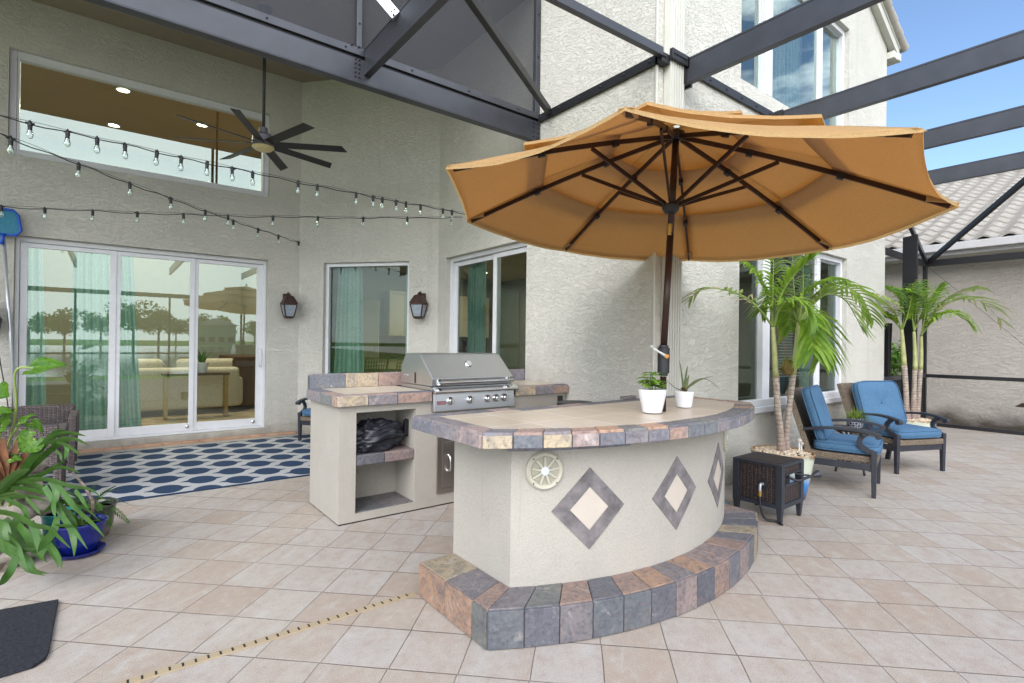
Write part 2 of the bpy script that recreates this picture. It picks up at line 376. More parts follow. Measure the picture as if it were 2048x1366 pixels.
def pavers():
    t = NT("diagonal_pavers"); g = t.coord(); xyz = t.n('SeparateXYZ', None, Vector=g)
    x, y = xyz.outputs[0], xyz.outputs[1]
    u = t.math('MULTIPLY', t.math('ADD', x, y), .70711); v = t.math('MULTIPLY', t.math('SUBTRACT', y, x), .70711)
    wob = t.math('MULTIPLY', t.math('SUBTRACT', t.noise(g, 2.2, 2), .5), .012)
    u2 = t.math('ADD', u, t.math('ADD', t.math('MULTIPLY', v, .0136), wob))
    v2 = t.math('ADD', v, wob)
    uc = t.math('DIVIDE', t.math('SUBTRACT', u2, 2.40-.2965*40), .2965)
    vc0 = t.math('DIVIDE', t.math('SUBTRACT', v2, -1.59-.2935*40), .2935)
    iu = t.math('FLOOR', uc)
    vc = t.math('ADD', vc0, t.math('MULTIPLY', t.math('SUBTRACT', t.n('TexWhiteNoise', {'noise_dimensions': '1D'}, W=iu).outputs[0], .5), .10))
    iv = t.math('FLOOR', vc)
    fu = t.math('SUBTRACT', uc, iu); fv = t.math('SUBTRACT', vc, iv)
    du = t.math('MINIMUM', fu, t.math('SUBTRACT', 1., fu)); dv = t.math('MINIMUM', fv, t.math('SUBTRACT', 1., fv))
    dm = t.math('MINIMUM', du, t.math('MULTIPLY', dv, 1.7))
    joint = t.ramp(dm, [(.004, 1.), (.0155, 0.)])
    cid = t.n('CombineXYZ', None, X=iu, Y=iv).outputs[0]
    wn = t.n('TexWhiteNoise', {'noise_dimensions': '2D'}, Vector=cid)
    zone = t.noise(g, .45, 3, .5)
    k = t.math('ADD', t.math('MULTIPLY', wn.outputs[0], .75), t.math('MULTIPLY', zone, .45))
    base = t.ramp(k, [(.12, S(224, 214, 202)), (.35, S(219, 206, 192)), (.55, S(214, 199, 183)), (.72, S(222, 208, 189)), (.88, S(207, 184, 159)), (1., S(199, 171, 144))])
    base = t.mix(.45, base, S(214, 200, 186))
    sh = t.n('CombineXYZ', None, X=t.math('ADD', uc, t.math('MULTIPLY', wn.outputs[0], 60.)), Y=t.math('MULTIPLY', vc, 2.6), Z=iv).outputs[0]
    st = t.noise(sh, 1.1, 5, .6, .6)
    c = t.mix(t.ramp(st, [(.5, 0.), (.76, .62)]), base, S(202, 176, 154))
    c = t.mix(t.ramp(st, [(.26, .5), (.46, 0.)]), c, S(232, 226, 218))
    mot = t.noise(g, 17, 6, .7); c = t.mix(t.math('MULTIPLY', t.ramp(mot, [(.5, 0.), (.7, 1.)]), .38), c, S(186, 160, 142)); c = t.mix(t.math('MULTIPLY', t.ramp(mot, [(.32, 1.), (.46, 0.)]), .3), c, S(236, 230, 222))
    gr = t.noise(g, 210, 3, .65); c = t.mix(t.math('MULTIPLY', t.ramp(gr, [(.36, 1.), (.48, 0.)]), .42), c, S(128, 104, 92))
    c = t.mix(t.math('MULTIPLY', t.ramp(gr, [(.56, 0.), (.66, 1.)]), .3), c, S(246, 240, 232))
    c = t.mix(t.math('MULTIPLY', t.ramp(t.noise(g, 1.4, 5, .7), [(.56, 0.), (.8, 1.)]), .28), c, S(150, 126, 110))
    c = t.mix(1., c, (.605, .635, .69, 1), 'MULTIPLY')
    jv = t.math('MULTIPLY', joint, t.ramp(t.noise(g, 1.1, 3, .6), [(.38, .30), (.62, .85)]))
    c = t.mix(jv, c, S(88, 75, 66))
    h = t.math('ADD', t.math('ADD', t.math('MULTIPLY', joint, -1.), t.math('MULTIPLY', gr, .2)), t.math('MULTIPLY', st, .25))
    return t.end(t.pbr(c, .82, 0, t.bump(h, .75, .007)))
M_PAVER = pavers()
def rug():
    t = NT("ogee_rug"); g = t.coord(); xyz = t.n('SeparateXYZ', None, Vector=g); x, y = xyz.outputs[0], xyz.outputs[1]
    def lens(ox, oy):
        fx = t.math('SUBTRACT', t.math('FRACT', t.math('ADD', t.math('DIVIDE', t.math('SUBTRACT', x, ox), .582), 20.5)), .5)
        fy = t.math('SUBTRACT', t.math('FRACT', t.math('ADD', t.math('DIVIDE', t.math('SUBTRACT', y, oy), .407), 20.5)), .5)
        ax = t.math('MULTIPLY', t.math('ABSOLUTE', fx), .582); ay = t.math('MULTIPLY', t.math('ABSOLUTE', fy), .407)
        e = t.math('ADD', t.math('POWER', t.math('DIVIDE', ax, .118), 2.), t.math('POWER', t.math('DIVIDE', ay, .152), 2.))
        d = t.math('ADD', t.math('DIVIDE', ax, .188), t.math('DIVIDE', ay, .10))
        return t.math('MAXIMUM', t.math('LESS_THAN', e, 1.), t.math('LESS_THAN', d, 1.))
    m = t.math('MAXIMUM', lens(1.323, 5.79), lens(1.032, 5.996))
    inside = t.math('MULTIPLY', t.math('GREATER_THAN', y, 5.42), t.math('LESS_THAN', y, 7.70))
    m = t.math('ADD', t.math('MULTIPLY', m, inside), t.math('SUBTRACT', 1., inside))
    w = t.noise(t.coord((150, 150, 150)), 1, 2)
    w2 = t.n('TexBrick', {'offset': .5}, Vector=t.coord(), Scale=1., Mortar_Size=.0012, Brick_Width=.012, Row_Height=.008, Color1=(1, 1, 1, 1), Color2=(.86, .86, .86, 1), Mortar=(.6, .6, .6, 1)).outputs[0]
    navy = t.mix(w, S(14, 40, 72), S(30, 66, 106)); grey = t.mix(w, S(176, 178, 184, .85), S(218, 220, 224, .85))
    c = t.mix(m, grey, navy); c = t.mix(.75, c, w2, 'MULTIPLY')
    return t.end(t.pbr(c, .95, 0, t.bump(w, .4, .003)))
M_RUG = rug()
def wicker(name, c1, c2, dark, bw=.03, rh=.012, axis=0):
    """woven strands: staggered raised cells with dark gaps; follows the face direction"""
    t = NT(name); co = t.coord(); nm = t.n('NewGeometry').outputs['Normal']
    xyz = t.n('SeparateXYZ', None, Vector=co); x, y, z = xyz.outputs
    h = t.math('ADD', x, t.math('MULTIPLY', y, 1.0))
    v = z if axis == 0 else t.math('SUBTRACT', y, x)
    cv = t.n('CombineXYZ', None, X=h, Y=v).outputs[0]
    br = t.n('TexBrick', {'offset': .5}, Vector=cv, Scale=1., Mortar_Size=rh*.13, Brick_Width=bw, Row_Height=rh, Color1=c1, Color2=c2, Mortar=dark)
    br.inputs['Mortar Smooth'].default_value = .8
    hh = t.math('SINE', t.math('MULTIPLY', v, 2*math.pi/rh)); h2 = t.math('ABSOLUTE', t.math('SINE', t.math('MULTIPLY', h, math.pi/bw)))
    hgt = t.math('SUBTRACT', t.math('MULTIPLY', h2, .5), t.math('MULTIPLY', br.outputs[1], 1.1))
    n = t.noise(co, 35, 3)
    c = t.mix(t.math('MULTIPLY', n, .5), br.outputs[0], dark)
    return t.end(t.pbr(c, .6, 0, t.bump(hgt, .9, .006)))
M_WICK_L = wicker("light_wicker", S(176, 158, 138, .8), S(140, 122, 104, .8), S(58, 48, 42), .022, .0095)
M_WICK_LT = wicker("light_wicker_top", S(176, 158, 138, .8), S(140, 122, 104, .8), S(58, 48, 42), .022, .0095, 1)
M_WICK_D = wicker("dark_wicker", S(132, 118, 118, .8), S(104, 92, 92, .8), S(30, 26, 28), .036, .017)
M_WICK_DT = wicker("dark_wicker_top", S(132, 118, 118, .8), S(104, 92, 92, .8), S(30, 26, 28), .036, .017, 1)
M_WICK_B = wicker("brown_weave", S(96, 76, 76, .62), S(70, 56, 56, .62), S(20, 18, 20), .03, .022)
M_WICK_BT = wicker("brown_weave_top", S(96, 76, 76, .62), S(70, 56, 56, .62), S(20, 18, 20), .03, .022, 1)
M_CHARCOAL = paint("charcoal_metal", S(62, 64, 74, .7), .42, .25, .2, 12)
M_HOSEBOX = paint("navy_black_resin", S(46, 50, 60, .8), .5, 0, .15, 10)
M_UMBPOLE = paint("dark_brown_metal", S(70, 48, 44, .7), .38, .35, .12)
M_BLACK = paint("black_plastic", S(34, 34, 40), .45)
M_RUBBER = paint("black_mat", S(34, 36, 46, .8), .95, 0, .75, 75, .9)
M_COPPER = paint("bronze_lantern", S(88, 66, 62, .7), .5, .4, .25, 30)
M_FROST = paint("seeded_glass", S(150, 160, 172), .25, 0, .15, 20)
M_WHITEPOT = paint("white_ceramic", S(238, 238, 244, .95), .28, 0, .02)
M_SOIL = paint("soil", S(62, 48, 38), .95, 0, .4, 40, .6)
M_SAND = paint("drain_cream", S(206, 186, 156, .62), .7, 0, .06)
M_SLOT = paint("dark_slot", S(40, 34, 30), .9)
M_IVORY = paint("ivory_plastic", S(214, 209, 192, .68), .45, 0, .04)
M_BRASS = paint("brass", S(170, 140, 80), .35, .8)
def leaf(name, a, b, tr=.35, rough=.42, tip=None):
    t = NT(name); isl = t.n('NewGeometry').outputs['Random Per Island']
    c = t.mix(isl, a, b); n = t.noise(t.coord(), 22, 4, .6)
    c = t.mix(t.math('MULTIPLY', t.ramp(n, [(.4, 0.), (.75, 1.)]), .4), c, tuple(x*.6 for x in a[:3])+(1,))
    if tip is not None:
        c = t.mix(t.ramp(isl, [(.82, 0.), (.86, .8)], 'LINEAR'), c, tip)
    d = t.pbr(c, rough); tl = t.n('BsdfTranslucent', None, Color=t.mix(.5, c, b)).outputs[0]
    return t.end(t.n('MixShader', None, _0=tr, _1=d, _2=tl).outputs[0])
M_PALM = leaf("palm_leaflet", S(100, 144, 48, .92), S(168, 198, 80, .95), .48, .4)
M_PALM2 = leaf("dry_palm_leaflet", S(116, 150, 76, .95), S(178, 194, 112, .95), .45, .5, S(188, 166, 138))
M_STAG = leaf("antler_frond", S(54, 98, 42, .7), S(96, 142, 58, .75), .25, .4)
M_ALOC = leaf("broad_leaf", S(72, 124, 34, .7), S(112, 160, 44, .75), .4, .35)
M_LIME = leaf("lime_leaf", S(96, 160, 44, .9), S(166, 208, 88, .9), .35, .35)
M_ALOE = leaf("aloe_leaf", S(104, 130, 92, .85), S(132, 140, 90, .85), .1, .45)
M_GRASSY = leaf("grassy_leaf", S(92, 132, 40, .85), S(164, 180, 80, .85), .35, .5)
M_FERN = leaf("fern_leaf", S(60, 96, 46, .85), S(100, 138, 66, .85), .3, .5)
M_TREE = leaf("tree_leaf", S(78, 122, 46), S(132, 172, 70), .25, .6)
M_DRY = paint("dry_sheath", S(126, 82, 54, .7), .7, 0, .4, 22, .4)
M_STALK = paint("green_stalk", S(140, 160, 84, .85), .5, 0, .15, 12)
def trunk():
    t = NT("ringed_palm_trunk"); co = t.coord(); z = t.n('SeparateXYZ', None, Vector=co).outputs[2]
    zz = t.math('ADD', z, t.math('MULTIPLY', t.noise(co, 9, 3), .012))
    f = t.math('FRACT', t.math('MULTIPLY', zz, 26.)); ring = t.ramp(f, [(0., 1.), (.12, .8), (.2, 0.), (.92, 0.), (1., 1.)])
    n = t.noise(co, 24, 5, .65)
    c = t.mix(t.ramp(n, [(.35, 0.), (.65, 1.)]), S(150, 132, 122, .8), S(196, 186, 172, .8))
    c = t.mix(t.math('MULTIPLY', ring, .75), c, S(112, 88, 82))
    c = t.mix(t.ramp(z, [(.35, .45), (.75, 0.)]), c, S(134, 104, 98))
    return t.end(t.pbr(c, .8, 0, t.bump(t.math('SUBTRACT', n, ring), .5, .004)))
M_TRUNK = trunk()
M_CROWN = paint("palm_crownshaft", S(176, 178, 122, .85), .5, 0, .2, 14)
M_SHEATH = paint("brown_sheath", S(146, 96, 80), .7, 0, .3, 20)
def glaze(name, top, mid, low, z0, z1, band=(.35, .62)):
    t = NT(name); co = t.coord(); z = t.n('SeparateXYZ', None, Vector=co).outputs[2]
    k = t.math('DIVIDE', t.math('SUBTRACT', z, z0), z1-z0)
    k = t.math('ADD', k, t.math('MULTIPLY', t.math('SUBTRACT', t.noise(t.coord((14, 14, 3)), 1, 4), .5), .3))
    c = t.ramp(k, [(.0, low), (band[0], mid), (band[1], top), (.93, top), (1., S(150, 120, 88))])
    return t.end(t.pbr(c, .16))
M_POT_BLUE = glaze("drip_glaze", S(206, 212, 196, .9), S(40, 122, 190), S(24, 62, 130), 0, .395, (.38, .66))
M_POT_AQUA = glaze("aqua_glaze", S(206, 212, 196, .9), S(70, 160, 196), S(30, 90, 150), 0, .32, (.40, .72))
M_POT_COBALT = paint("cobalt_glaze", S(22, 36, 118), .12, 0, .25, 10)
M_POT_GREY = glaze("grey_glaze", S(66, 70, 66), S(120, 118, 104), S(104, 90, 76), 0, .25, (.3, .7))
M_PEBBLE = leaf("pebble", S(226, 214, 196, .9), S(196, 168, 140, .9), 0, .7)
M_ROCK = paint("coral_rock", S(168, 160, 150, .8), .95, 0, .4, 16, .9)
M_HOSE = paint("teal_hose", S(30, 120, 150), .4)
M_GRASS = leaf("lawn", S(96, 128, 52, .8), S(126, 150, 66, .8), 0, .9)
def lawn():
    t = NT("lawn_ground"); co = t.coord(); n = t.noise(co, .35, 5, .6); n2 = t.noise(co, 9, 4, .6)
    c = t.mix(t.ramp(n, [(.35, 0.), (.65, 1.)]), S(120, 168, 52), S(152, 190, 70)); c = t.mix(t.math('MULTIPLY', n2, .4), c, S(70, 98, 40, .8))
    return t.end(t.pbr(c, .95))
M_LAWN = lawn()
def water():
    t = NT("lake_water"); n = t.noise(t.coord((1, 3, 1)), 1.2, 4)
    return t.end(t.pbr(S(110, 128, 136, .6), .06, 0, t.bump(n, .08, .05)))
M_WATER = water()
def rooftile():
    t = NT("concrete_roof_tile"); co = t.coord(); isl = t.n('NewGeometry').outputs['Random Per Island']
    n = t.noise(co, 7, 5, .6)
    c = t.mix(isl, S(204, 199, 191, .64), S(194, 187, 178, .64)); c = t.mix(t.math('MULTIPLY', t.ramp(n, [(.4, 0.), (.7, 1.)]), .4), c, S(170, 160, 152, .6))
    return t.end(t.pbr(c, .95, 0, None, Specular_IOR_Level=.2))
M_ROOF = rooftile()
M_INT_WALL = paint("interior_wall", S(176, 178, 164, .6), .8, 0, .05)
M_INT_CEIL = paint("gold_ceiling", S(196, 142, 58, .9), .8, 0, .08, 2)
M_INT_CEIL2 = paint("kitchen_ceiling", S(190, 178, 140, .8), .8, 0, .05, 2)
M_INT_FLOOR = paint("interior_floor", S(196, 172, 132, .8), .5, 0, .15, 3)
M_WOOD = paint("brown_wood", S(100, 66, 40, .8), .5, 0, .3, 6)
M_CABINET = paint("cabinet_white", S(214, 206, 184, .85), .45, 0, .03)
M_RATTAN = paint("rattan", S(150, 112, 60, .8), .6, 0, .3, 20)
def emit(name, col, k):
    t = NT(name); return t.end(t.n('Emission', None, Color=col, Strength=k).outputs[0])
M_LAMP = emit("downlight_lens", (1, .86, .6, 1), 9)
M_FILAMENT = paint("bulb_filament", S(236, 238, 240), .3, 0, .02)
M_FANBOWL = paint("fan_bowl", S(232, 214, 160, .9), .35, 0, .03)
# ------------------------------------------------------------------ ground
def flat(name, x0, x1, y0, y1, z, m, kind='structure'):
    return tag(MB().add([(x0, y0, z), (x1, y0, z), (x1, y1, z), (x0, y1, z)], [(0, 1, 2, 3)]).build(name, m), kind=kind)
flat('ground', -700, 700, -700, 700, -.12, M_LAWN)
MB_ = MB().box(-7, 11.49, -5.4, 8.03, -.1, 0); tag(MB_.build('paving', M_PAVER), kind='structure')
flat('lake', -160, 220, -118, -9.5, -.10, M_WATER)
flat('side_yard_soil', 11.52, 12.4, -12, 14, -.05, M_SOIL)
# ------------------------------------------------------------------ the house
class Fr:
    """wall frame: s along the wall, t outwards, z up"""
    def __init__(f, o, d):
        f.o = Vector((o[0], o[1], 0)); f.d = Vector((d[0], d[1], 0)).normalized(); f.n = Vector((f.d.y, -f.d.x, 0))
    def p(f, s, t, z): return f.o+f.d*s+f.n*t+Vector((0, 0, z))
    def box(f, b, s0, s1, t0, t1, z0, z1, mi=0):
        v = [f.p(s, t, z) for z in (z0, z1) for t in (t1, t0) for s in (s0, s1)]
        return b.add(v, [(0, 2, 3, 1), (4, 5, 7, 6), (0, 1, 5, 4), (1, 3, 7, 5), (3, 2, 6, 7), (2, 0, 4, 6)], mi)
def wall(b, f, s0, s1, z0, z1, holes, th=.16, top=None):
    ss = sorted({s0, s1, *[h[0] for h in holes], *[h[1] for h in holes]})
    zs = sorted({z0, z1, *[h[2] for h in holes], *[h[3] for h in holes]})
    solid = lambda a, c: not any(h[0] <= a < h[1] and h[2] <= c < h[3] for h in holes)
    for i in range(len(ss)-1):
        for j in range(len(zs)-1):
            a, a2, c, c2 = ss[i], ss[i+1], zs[j], zs[j+1]
            if not solid(a, c): continue
            b.add([f.p(a, 0, c), f.p(a2, 0, c), f.p(a2, 0, c2), f.p(a, 0, c2)], [(0, 1, 2, 3)])
            b.add([f.p(a, -th, c), f.p(a2, -th, c), f.p(a2, -th, c2), f.p(a, -th, c2)], [(3, 2, 1, 0)])
    for (a, a2, c, c2) in holes:
        b.add([f.p(a, 0, c), f.p(a2, 0, c), f.p(a2, -th, c), f.p(a, -th, c)], [(3, 2, 1, 0)])
        b.add([f.p(a, 0, c2), f.p(a2, 0, c2), f.p(a2, -th, c2), f.p(a, -th, c2)], [(0, 1, 2, 3)])
        b.add([f.p(a, 0, c), f.p(a, 0, c2), f.p(a, -th, c2), f.p(a, -th, c)], [(3, 2, 1, 0)])
        b.add([f.p(a2, 0, c), f.p(a2, 0, c2), f.p(a2, -th, c2), f.p(a2, -th, c)], [(0, 1, 2, 3)])
    return b
def ring(b, f, s0, s1, t0, t1, z0, z1, w, wt=None, wb=None, wl=None, wr=None):
    wt = w if wt is None else wt; wb = w if wb is None else wb; wl = w if wl is None else wl; wr = w if wr is None else wr
    f.box(b, s0, s0+wl, t0, t1, z0, z1); f.box(b, s1-wr, s1, t0, t1, z0, z1)
    f.box(b, s0+wl, s1-wr, t0, t1, z1-wt, z1); f.box(b, s0+wl, s1-wr, t0, t1, z0, z0+wb)
def pane(f, s0, s1, t, z0, z1, parent, m):
    return MB().add([f.p(s0, t, z0), f.p(s1, t, z0), f.p(s1, t, z1), f.p(s0, t, z1)], [(0, 1, 2, 3)]).build('pane', m, parent)
house = thing('house', 'greige stucco two storey house with white windows wrapped round the patio', 'house')
XC, YD, YA = 3.626, 2.751, 8.033
AB = (2.235, 8.033); BCc = (3.626, 6.382)
FA = Fr((0, YA), (1, 0)); FB = Fr(AB, (BCc[0]-AB[0], BCc[1]-AB[1])); FC = Fr((XC, 0), (0, -1)); FD = Fr((0, YD), (1, 0))
LB = math.hypot(BCc[0]-AB[0], BCc[1]-AB[1])
holeA = [(-.83, 1.808, .10, 2.497), (-.895, 1.81, 3.39, 4.575)]
holeB = [(.395, 1.727, .80, 2.49)]
holeC = [(-6.187, -4.45, .10, 2.50)]            # s = -Y on this wall
holeD = [(4.975, 7.645, .70, 2.515), (4.965, 7.648, 4.02, 5.52)]
wall(MB(), FA, -6, AB[0], 0, 5.3, holeA).build('wall', M_STUCCO, house)
wall(MB(), FB, 0, LB, 0, 5.3, holeB).build('wall', M_STUCCO, house)
wall(MB(), FC, -BCc[1], -YD, 0, 7.2, holeC).build('wall', M_STUCCO, house)
bD = wall(MB(), FD, XC, 9.03, 0, 5.62, holeD)
bD.add([(XC, YD, 5.62), (9.03, YD, 5.62), (9.03, YD, 5.78), (6.6, YD, 6.97), (XC, YD, 6.97)], [(0, 1, 2, 3, 4)])
bD.box(9.03-.16, 9.03, YD+.161, 14, 0, 5.6)
bD.build('wall', M_STUCCO, house)
# brick-edge plinth course along the sliding door wall
b = MB(); x = -6.
while x < 2.2:
    w = min(.2+random.uniform(-.01, .01), 2.2-x); b.box(x, x+w-.006, 7.965, 8.028, .0, .03+random.uniform(-.002, .002)); x += w
b.build('plinth_course', paint("terracotta_course", S(196, 158, 132, .85), .85, 0, .2, 6), house, bevel=.003)
# lanai ceiling, eave over the side wall
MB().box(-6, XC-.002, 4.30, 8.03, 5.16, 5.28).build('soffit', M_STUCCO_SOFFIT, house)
b = MB(); sl_ = -.49
for k, (y0, y1, dz0, dz1) in enumerate(((2.672, 2.7485, .0, .035), (2.66, 2.672, -.02, .17), (2.645, 2.66, .10, .18))):
    v = [(x, y, 5.78+(x-9.03)*sl_+dz) for x in (9.24, 6.4) for dz in (dz0, dz1) for y in (y0, y1)]
    b.add(v, [(0, 1, 3, 2), (4, 6, 7, 5), (0, 4, 5, 1), (2, 3, 7, 6), (0, 2, 6, 4), (1, 5, 7, 3)])
b.build('rake_board', M_TRIM, house)
b = MB(); an = math.atan(.49)
for k in range(13):
    c = Vector((9.22-k*.24, 2.635, 5.78+.19+(9.22-9.03-k*.24)*sl_))
    M = Matrix.Translation(c) @ Matrix.Rotation(an, 4, 'Y') @ Matrix.Rotation(R(90), 4, 'Y')
    b.lathe([(.052, -.15), (.066, .15)], 10, 0, M=M)
b.build('verge_tile', M_ROOF, house, angle=40)
MB().add([(9.30, 2.64, 5.80), (6.0, 2.64, 7.42), (6.0, 14, 7.42), (9.30, 14, 5.80)], [(0, 1, 2, 3)]).build('roof', M_ROOF, house)
b = MB(); b.box(9.032, 9.17, 2.66, 14, 5.60, 5.70); b.box(9.17, 9.28, 2.645, 14, 5.60, 5.71); b.build('gutter', M_TRIM, house, bevel=.006)
# sliding door
dr = MB(); ring(dr, FA, -.829, 1.807, -.20, -.10, .102, 2.496, .035, .055, .03)
sd = dr.build('sliding_door', M_WHITE, house, bevel=.004)
def sash(f, s0, s1, t, z0, z1, wl, wr, wt, wb, parent, m=M_GLASS, name='sash', th=.04):
    b = MB(); ring(b, f, s0, s1, t-th, t, z0, z1, 0, wt, wb, wl, wr)
    o = b.build(name, M_WHITE, parent, bevel=.004); pane(f, s0+wl-.005, s1-wr+.005, t-th*.5, z0+wb-.005, z1-wt+.005, parent, m); return o
sash(FA, -.787, .09, -.115, .133, 2.436, .062, .07, .05, .105, sd)
sash(FA, .088, .93, -.125, .133, 2.436, .045, .058, .05, .105, sd)
sash(FA, .926, 1.78, -.14, .133, 2.436, .045, .088, .05, .105, sd)
for s in (.86, 1.66):
    MB().lathe([(.022, 0), (.022, .012), (.010, .02)], 14, 0, M=Matrix.Translation((s, YA+.125, .195)) @ Matrix.Rotation(R(90), 4, 'X')).build('door_lock', M_CHROME, sd, angle=40)
MB().tube(curve([(1.735, YA+.13, .98), (1.735, YA+.085, 1.0), (1.735, YA+.075, 1.1), (1.735, YA+.085, 1.2), (1.735, YA+.13, 1.22)], 5), .011, 8).build('handle', M_WHITE, sd, angle=60)
# clerestory window
b = MB(); ring(b, FA, -.894, 1.809, -.13, -.06, 3.392, 4.574, .06, .07, .062)
ring(b, FA, -.83, 1.745, -.12, -.05, 3.45, 4.505, .02)
w = b.build('window', M_WHITE, house, bevel=.004); pane(FA, -.84, 1.76, -.1, 3.43, 4.53, w, M_GLASS_CL)
# dining window on the angled wall
b = MB(); ring(b, FB, .397, 1.727, -.14, -.06, .80, 2.489, .05)
w = b.build('window', M_WHITE, house, bevel=.004); pane(FB, .44, 1.7, -.11, .82, 2.45, w, M_GLASS_W)
# kitchen sliding door (s = -Y)
b = MB(); ring(b, FC, -6.186, -4.451, -.16, -.075, .102, 2.498, .035, .05)
k = b.build('kitchen_door', M_WHITE, house, bevel=.004)
sash(FC, -6.15, -5.14, -.125, .14, 2.44, .07, .05, .055, .09, k, M_GLASS_W)
sash(FC, -5.21, -4.46, -.095, .14, 2.44, .06, .05, .055, .09, k, M_GLASS_W)
# windows on the side wall, ground floor and upper floor
def triple(z0, z1, m, sill):
    b = MB(); ring(b, FD, 4.975, 7.645, -.14, -.055, z0, z1, .05, .06, .05)
    for (a, c) in ((5.56, 5.71), (6.87, 6.97)): FD.box(b, a, c, -.13, -.05, z0+.05, z1-.06)
    w = b.build('window', M_WHITE, house, bevel=.005)
    for (a, c, t) in ((5.02, 5.565, -.115), (5.705, 6.875, -.08), (6.965, 7.6, -.115)):
        bb = MB(); ring(bb, FD, a, c, t-.012, t+.012, z0+.05, z1-.06, .022 if t < -.1 else .012)
        bb.build('sash', M_WHITE if t > -.1 else M_ALU, w); pane(FD, a+.01, c-.01, t, z0+.06, z1-.07, w, m)
    if sill:
        b = MB(); FD.box(b, 4.93, 7.69, -.05, .035, z0-.055, z0+.012); FD.box(b, 4.975, 7.645, -.05, .012, z0+.012, z0+.085)
        b.build('sill', M_WHITE, w, bevel=.008)
    return w
triple(.715, 2.512, M_GLASS_W, True); triple(4.022, 5.518, M_GLASS_UP, False)
# downspout in the corner
b = MB(); b.box(3.715, 3.905, YD-.078, YD-.003, .05, 7.2)
for i in range(5): b.box(3.735+i*.034, 3.748+i*.034, YD-.085, YD-.0785, .05, 7.2)
b.build('downspout', M_TRIM, house, bevel=.006)
MB().box(XC-.012, XC+.01, YD-.012, YD+.012, 0, 7.2).build('corner_bead', M_TRIM, house, bevel=.008)
# interior shell (part of the house), lit by its own downlights
iw = MB()
iw.box(-6, 2.37, 13.0, 13.1, .1, 5.3); iw.box(2.37, 2.42, 8.16, 13, .1, 5.3); iw.box(-6.1, -6, 8.2, 13, .1, 5.3)
iw.box(2.42, 9.0, 12.2, 12.3, .1, 3.1); iw.box(8.86, 8.869, 2.92, 12.2, .1, 3.1); iw.box(3.9, 8.86, 6.2, 6.28, 3.1, 6.5)
iw.box(3.80, 3.88, 10.2, 12.2, .1, 3.1)
iw.build('interior_wall', M_INT_WALL, house)
MB().box(-6, 2.37, 8.2, 13, 5.06, 5.16).build('interior_ceiling', M_INT_CEIL, house)
b = MB().add([(2.42, 12.2, 3.1), (2.42, 8.1, 3.1), (3.79, 6.5, 3.1), (3.79, 2.92, 3.1), (8.86, 2.92, 3.1), (8.86, 12.2, 3.1)], [(0, 1, 2, 3, 4, 5)]); b.box(3.79, 8.86, 2.92, 6.2, 6.4, 6.45)
b.build('interior_ceiling', M_INT_CEIL2, house)
MB().add([(-6, 8.19, .1), (2.2, 8.19, .1), (3.79, 6.3, .1), (3.79, 2.92, .1), (8.86, 2.92, .1), (8.86, 12.2, .1), (2.7, 13, .1), (-6, 13, .1)], [tuple(range(8))]).build('interior_floor', M_INT_FLOOR, house)
MB().box(3.79, 8.86, 2.92, 6.2, 3.2, 3.25).build('interior_floor', M_INT_FLOOR, house)
def downlight(x, y, z, label, e=14, group='round ceiling downlights indoors', rad=.08):
    t = thing('downlight', label, 'ceiling light', (x, y, z), 0, group)
    MB().lathe([(rad, -.004), (rad, -.02), (rad*1.25, -.02), (rad*1.25, -.001)], 20).build('trim_ring', M_WHITE, t, angle=40)
    MB().lathe([(0.0001, -.012), (rad*.98, -.012)], 20).build('lens', M_LAMP, t)
    ld = bpy.data.lights.new('downlight_lamp', 'AREA'); ld.shape = 'DISK'; ld.size = .5; ld.energy = e; ld.color = (1, .87, .68)
    lo = bpy.data.objects.new('downlight_lamp', ld); COL.objects.link(lo); lo.parent = t; lo.location = (0, 0, -.05)
    return t
LW = 'downlight in the gold ceiling behind the high window, '
downlight(.15, 9.7, 5.05, LW+'upper one of the left pair', 26)
downlight(.05, 11.4, 5.05, LW+'lower one of the left pair', 26)
downlight(1.25, 10.4, 5.05, LW+'right one beside the fan blades', 26)
LK = 'downlight in the kitchen ceiling behind the patio door, '
downlight(6.2, 9.3, 3.09, LK+'rightmost and highest', 5)
downlight(6.0, 10.4, 3.09, LK+'left pane', 5)
downlight(7.3, 10.6, 3.09, LK+'lower right one near the cabinets', 5)
t = downlight(4.6, 4.6, 3.09, 'round downlight in the room behind the ground floor triple window', 4); 
t = downlight(6.4, 4.9, 6.39, 'added downlight out of view, brightening the curtains of the upper triple window', 4)  # unseen lamp, added to brighten the pale curtains upstairs
# things indoors
def curtain(x0, x1, y, z0, z1, label, f=None, nf=9, amp=.035, m=M_TEAL, group='teal curtains', x0b=None, x1b=None):
    b = MB(); n = nf*8; rows = []
    for k in range(9):
        u = k/8; r = []
        for i in range(n+1):
            a, c = lerp(x0, x0b if x0b is not None else x0, 1-u), lerp(x1, x1b if x1b is not None else x1, 1-u)
            s = lerp(a, c, i/n); tt = amp*(1-.25*u)*math.sin(i/n*nf*2*math.pi+.6*math.sin(i*.37)+u*.5)+.012*math.sin(i*.9)
            r.append(f.p(s, -y+tt, lerp(z0, z1, u)) if f else (s, y+tt, lerp(z0, z1, u)))
        rows.append(r)
    b.grid(rows); return tag(b.build('curtain', m, smooth=True), label, 'curtain', group)
curtain(-.85, -.62, .34, .12, 2.55, 'narrow teal curtain at the left edge of the sliding door', FA, 3, x1b=-.55)
curtain(-.34, .25, .36, .12, 2.55, 'wide teal curtain behind the left and middle sliding door panes', FA, 8, x1b=.38)
curtain(.50, .86, .26, .85, 2.55, 'teal curtain at the left of the dining window on the angled wall', FB, 6, x0b=.44, x1b=.9)
curtain(1.58, 1.78, .26, .85, 2.55, 'teal curtain at the right of the dining window on the angled wall', FB, 3)
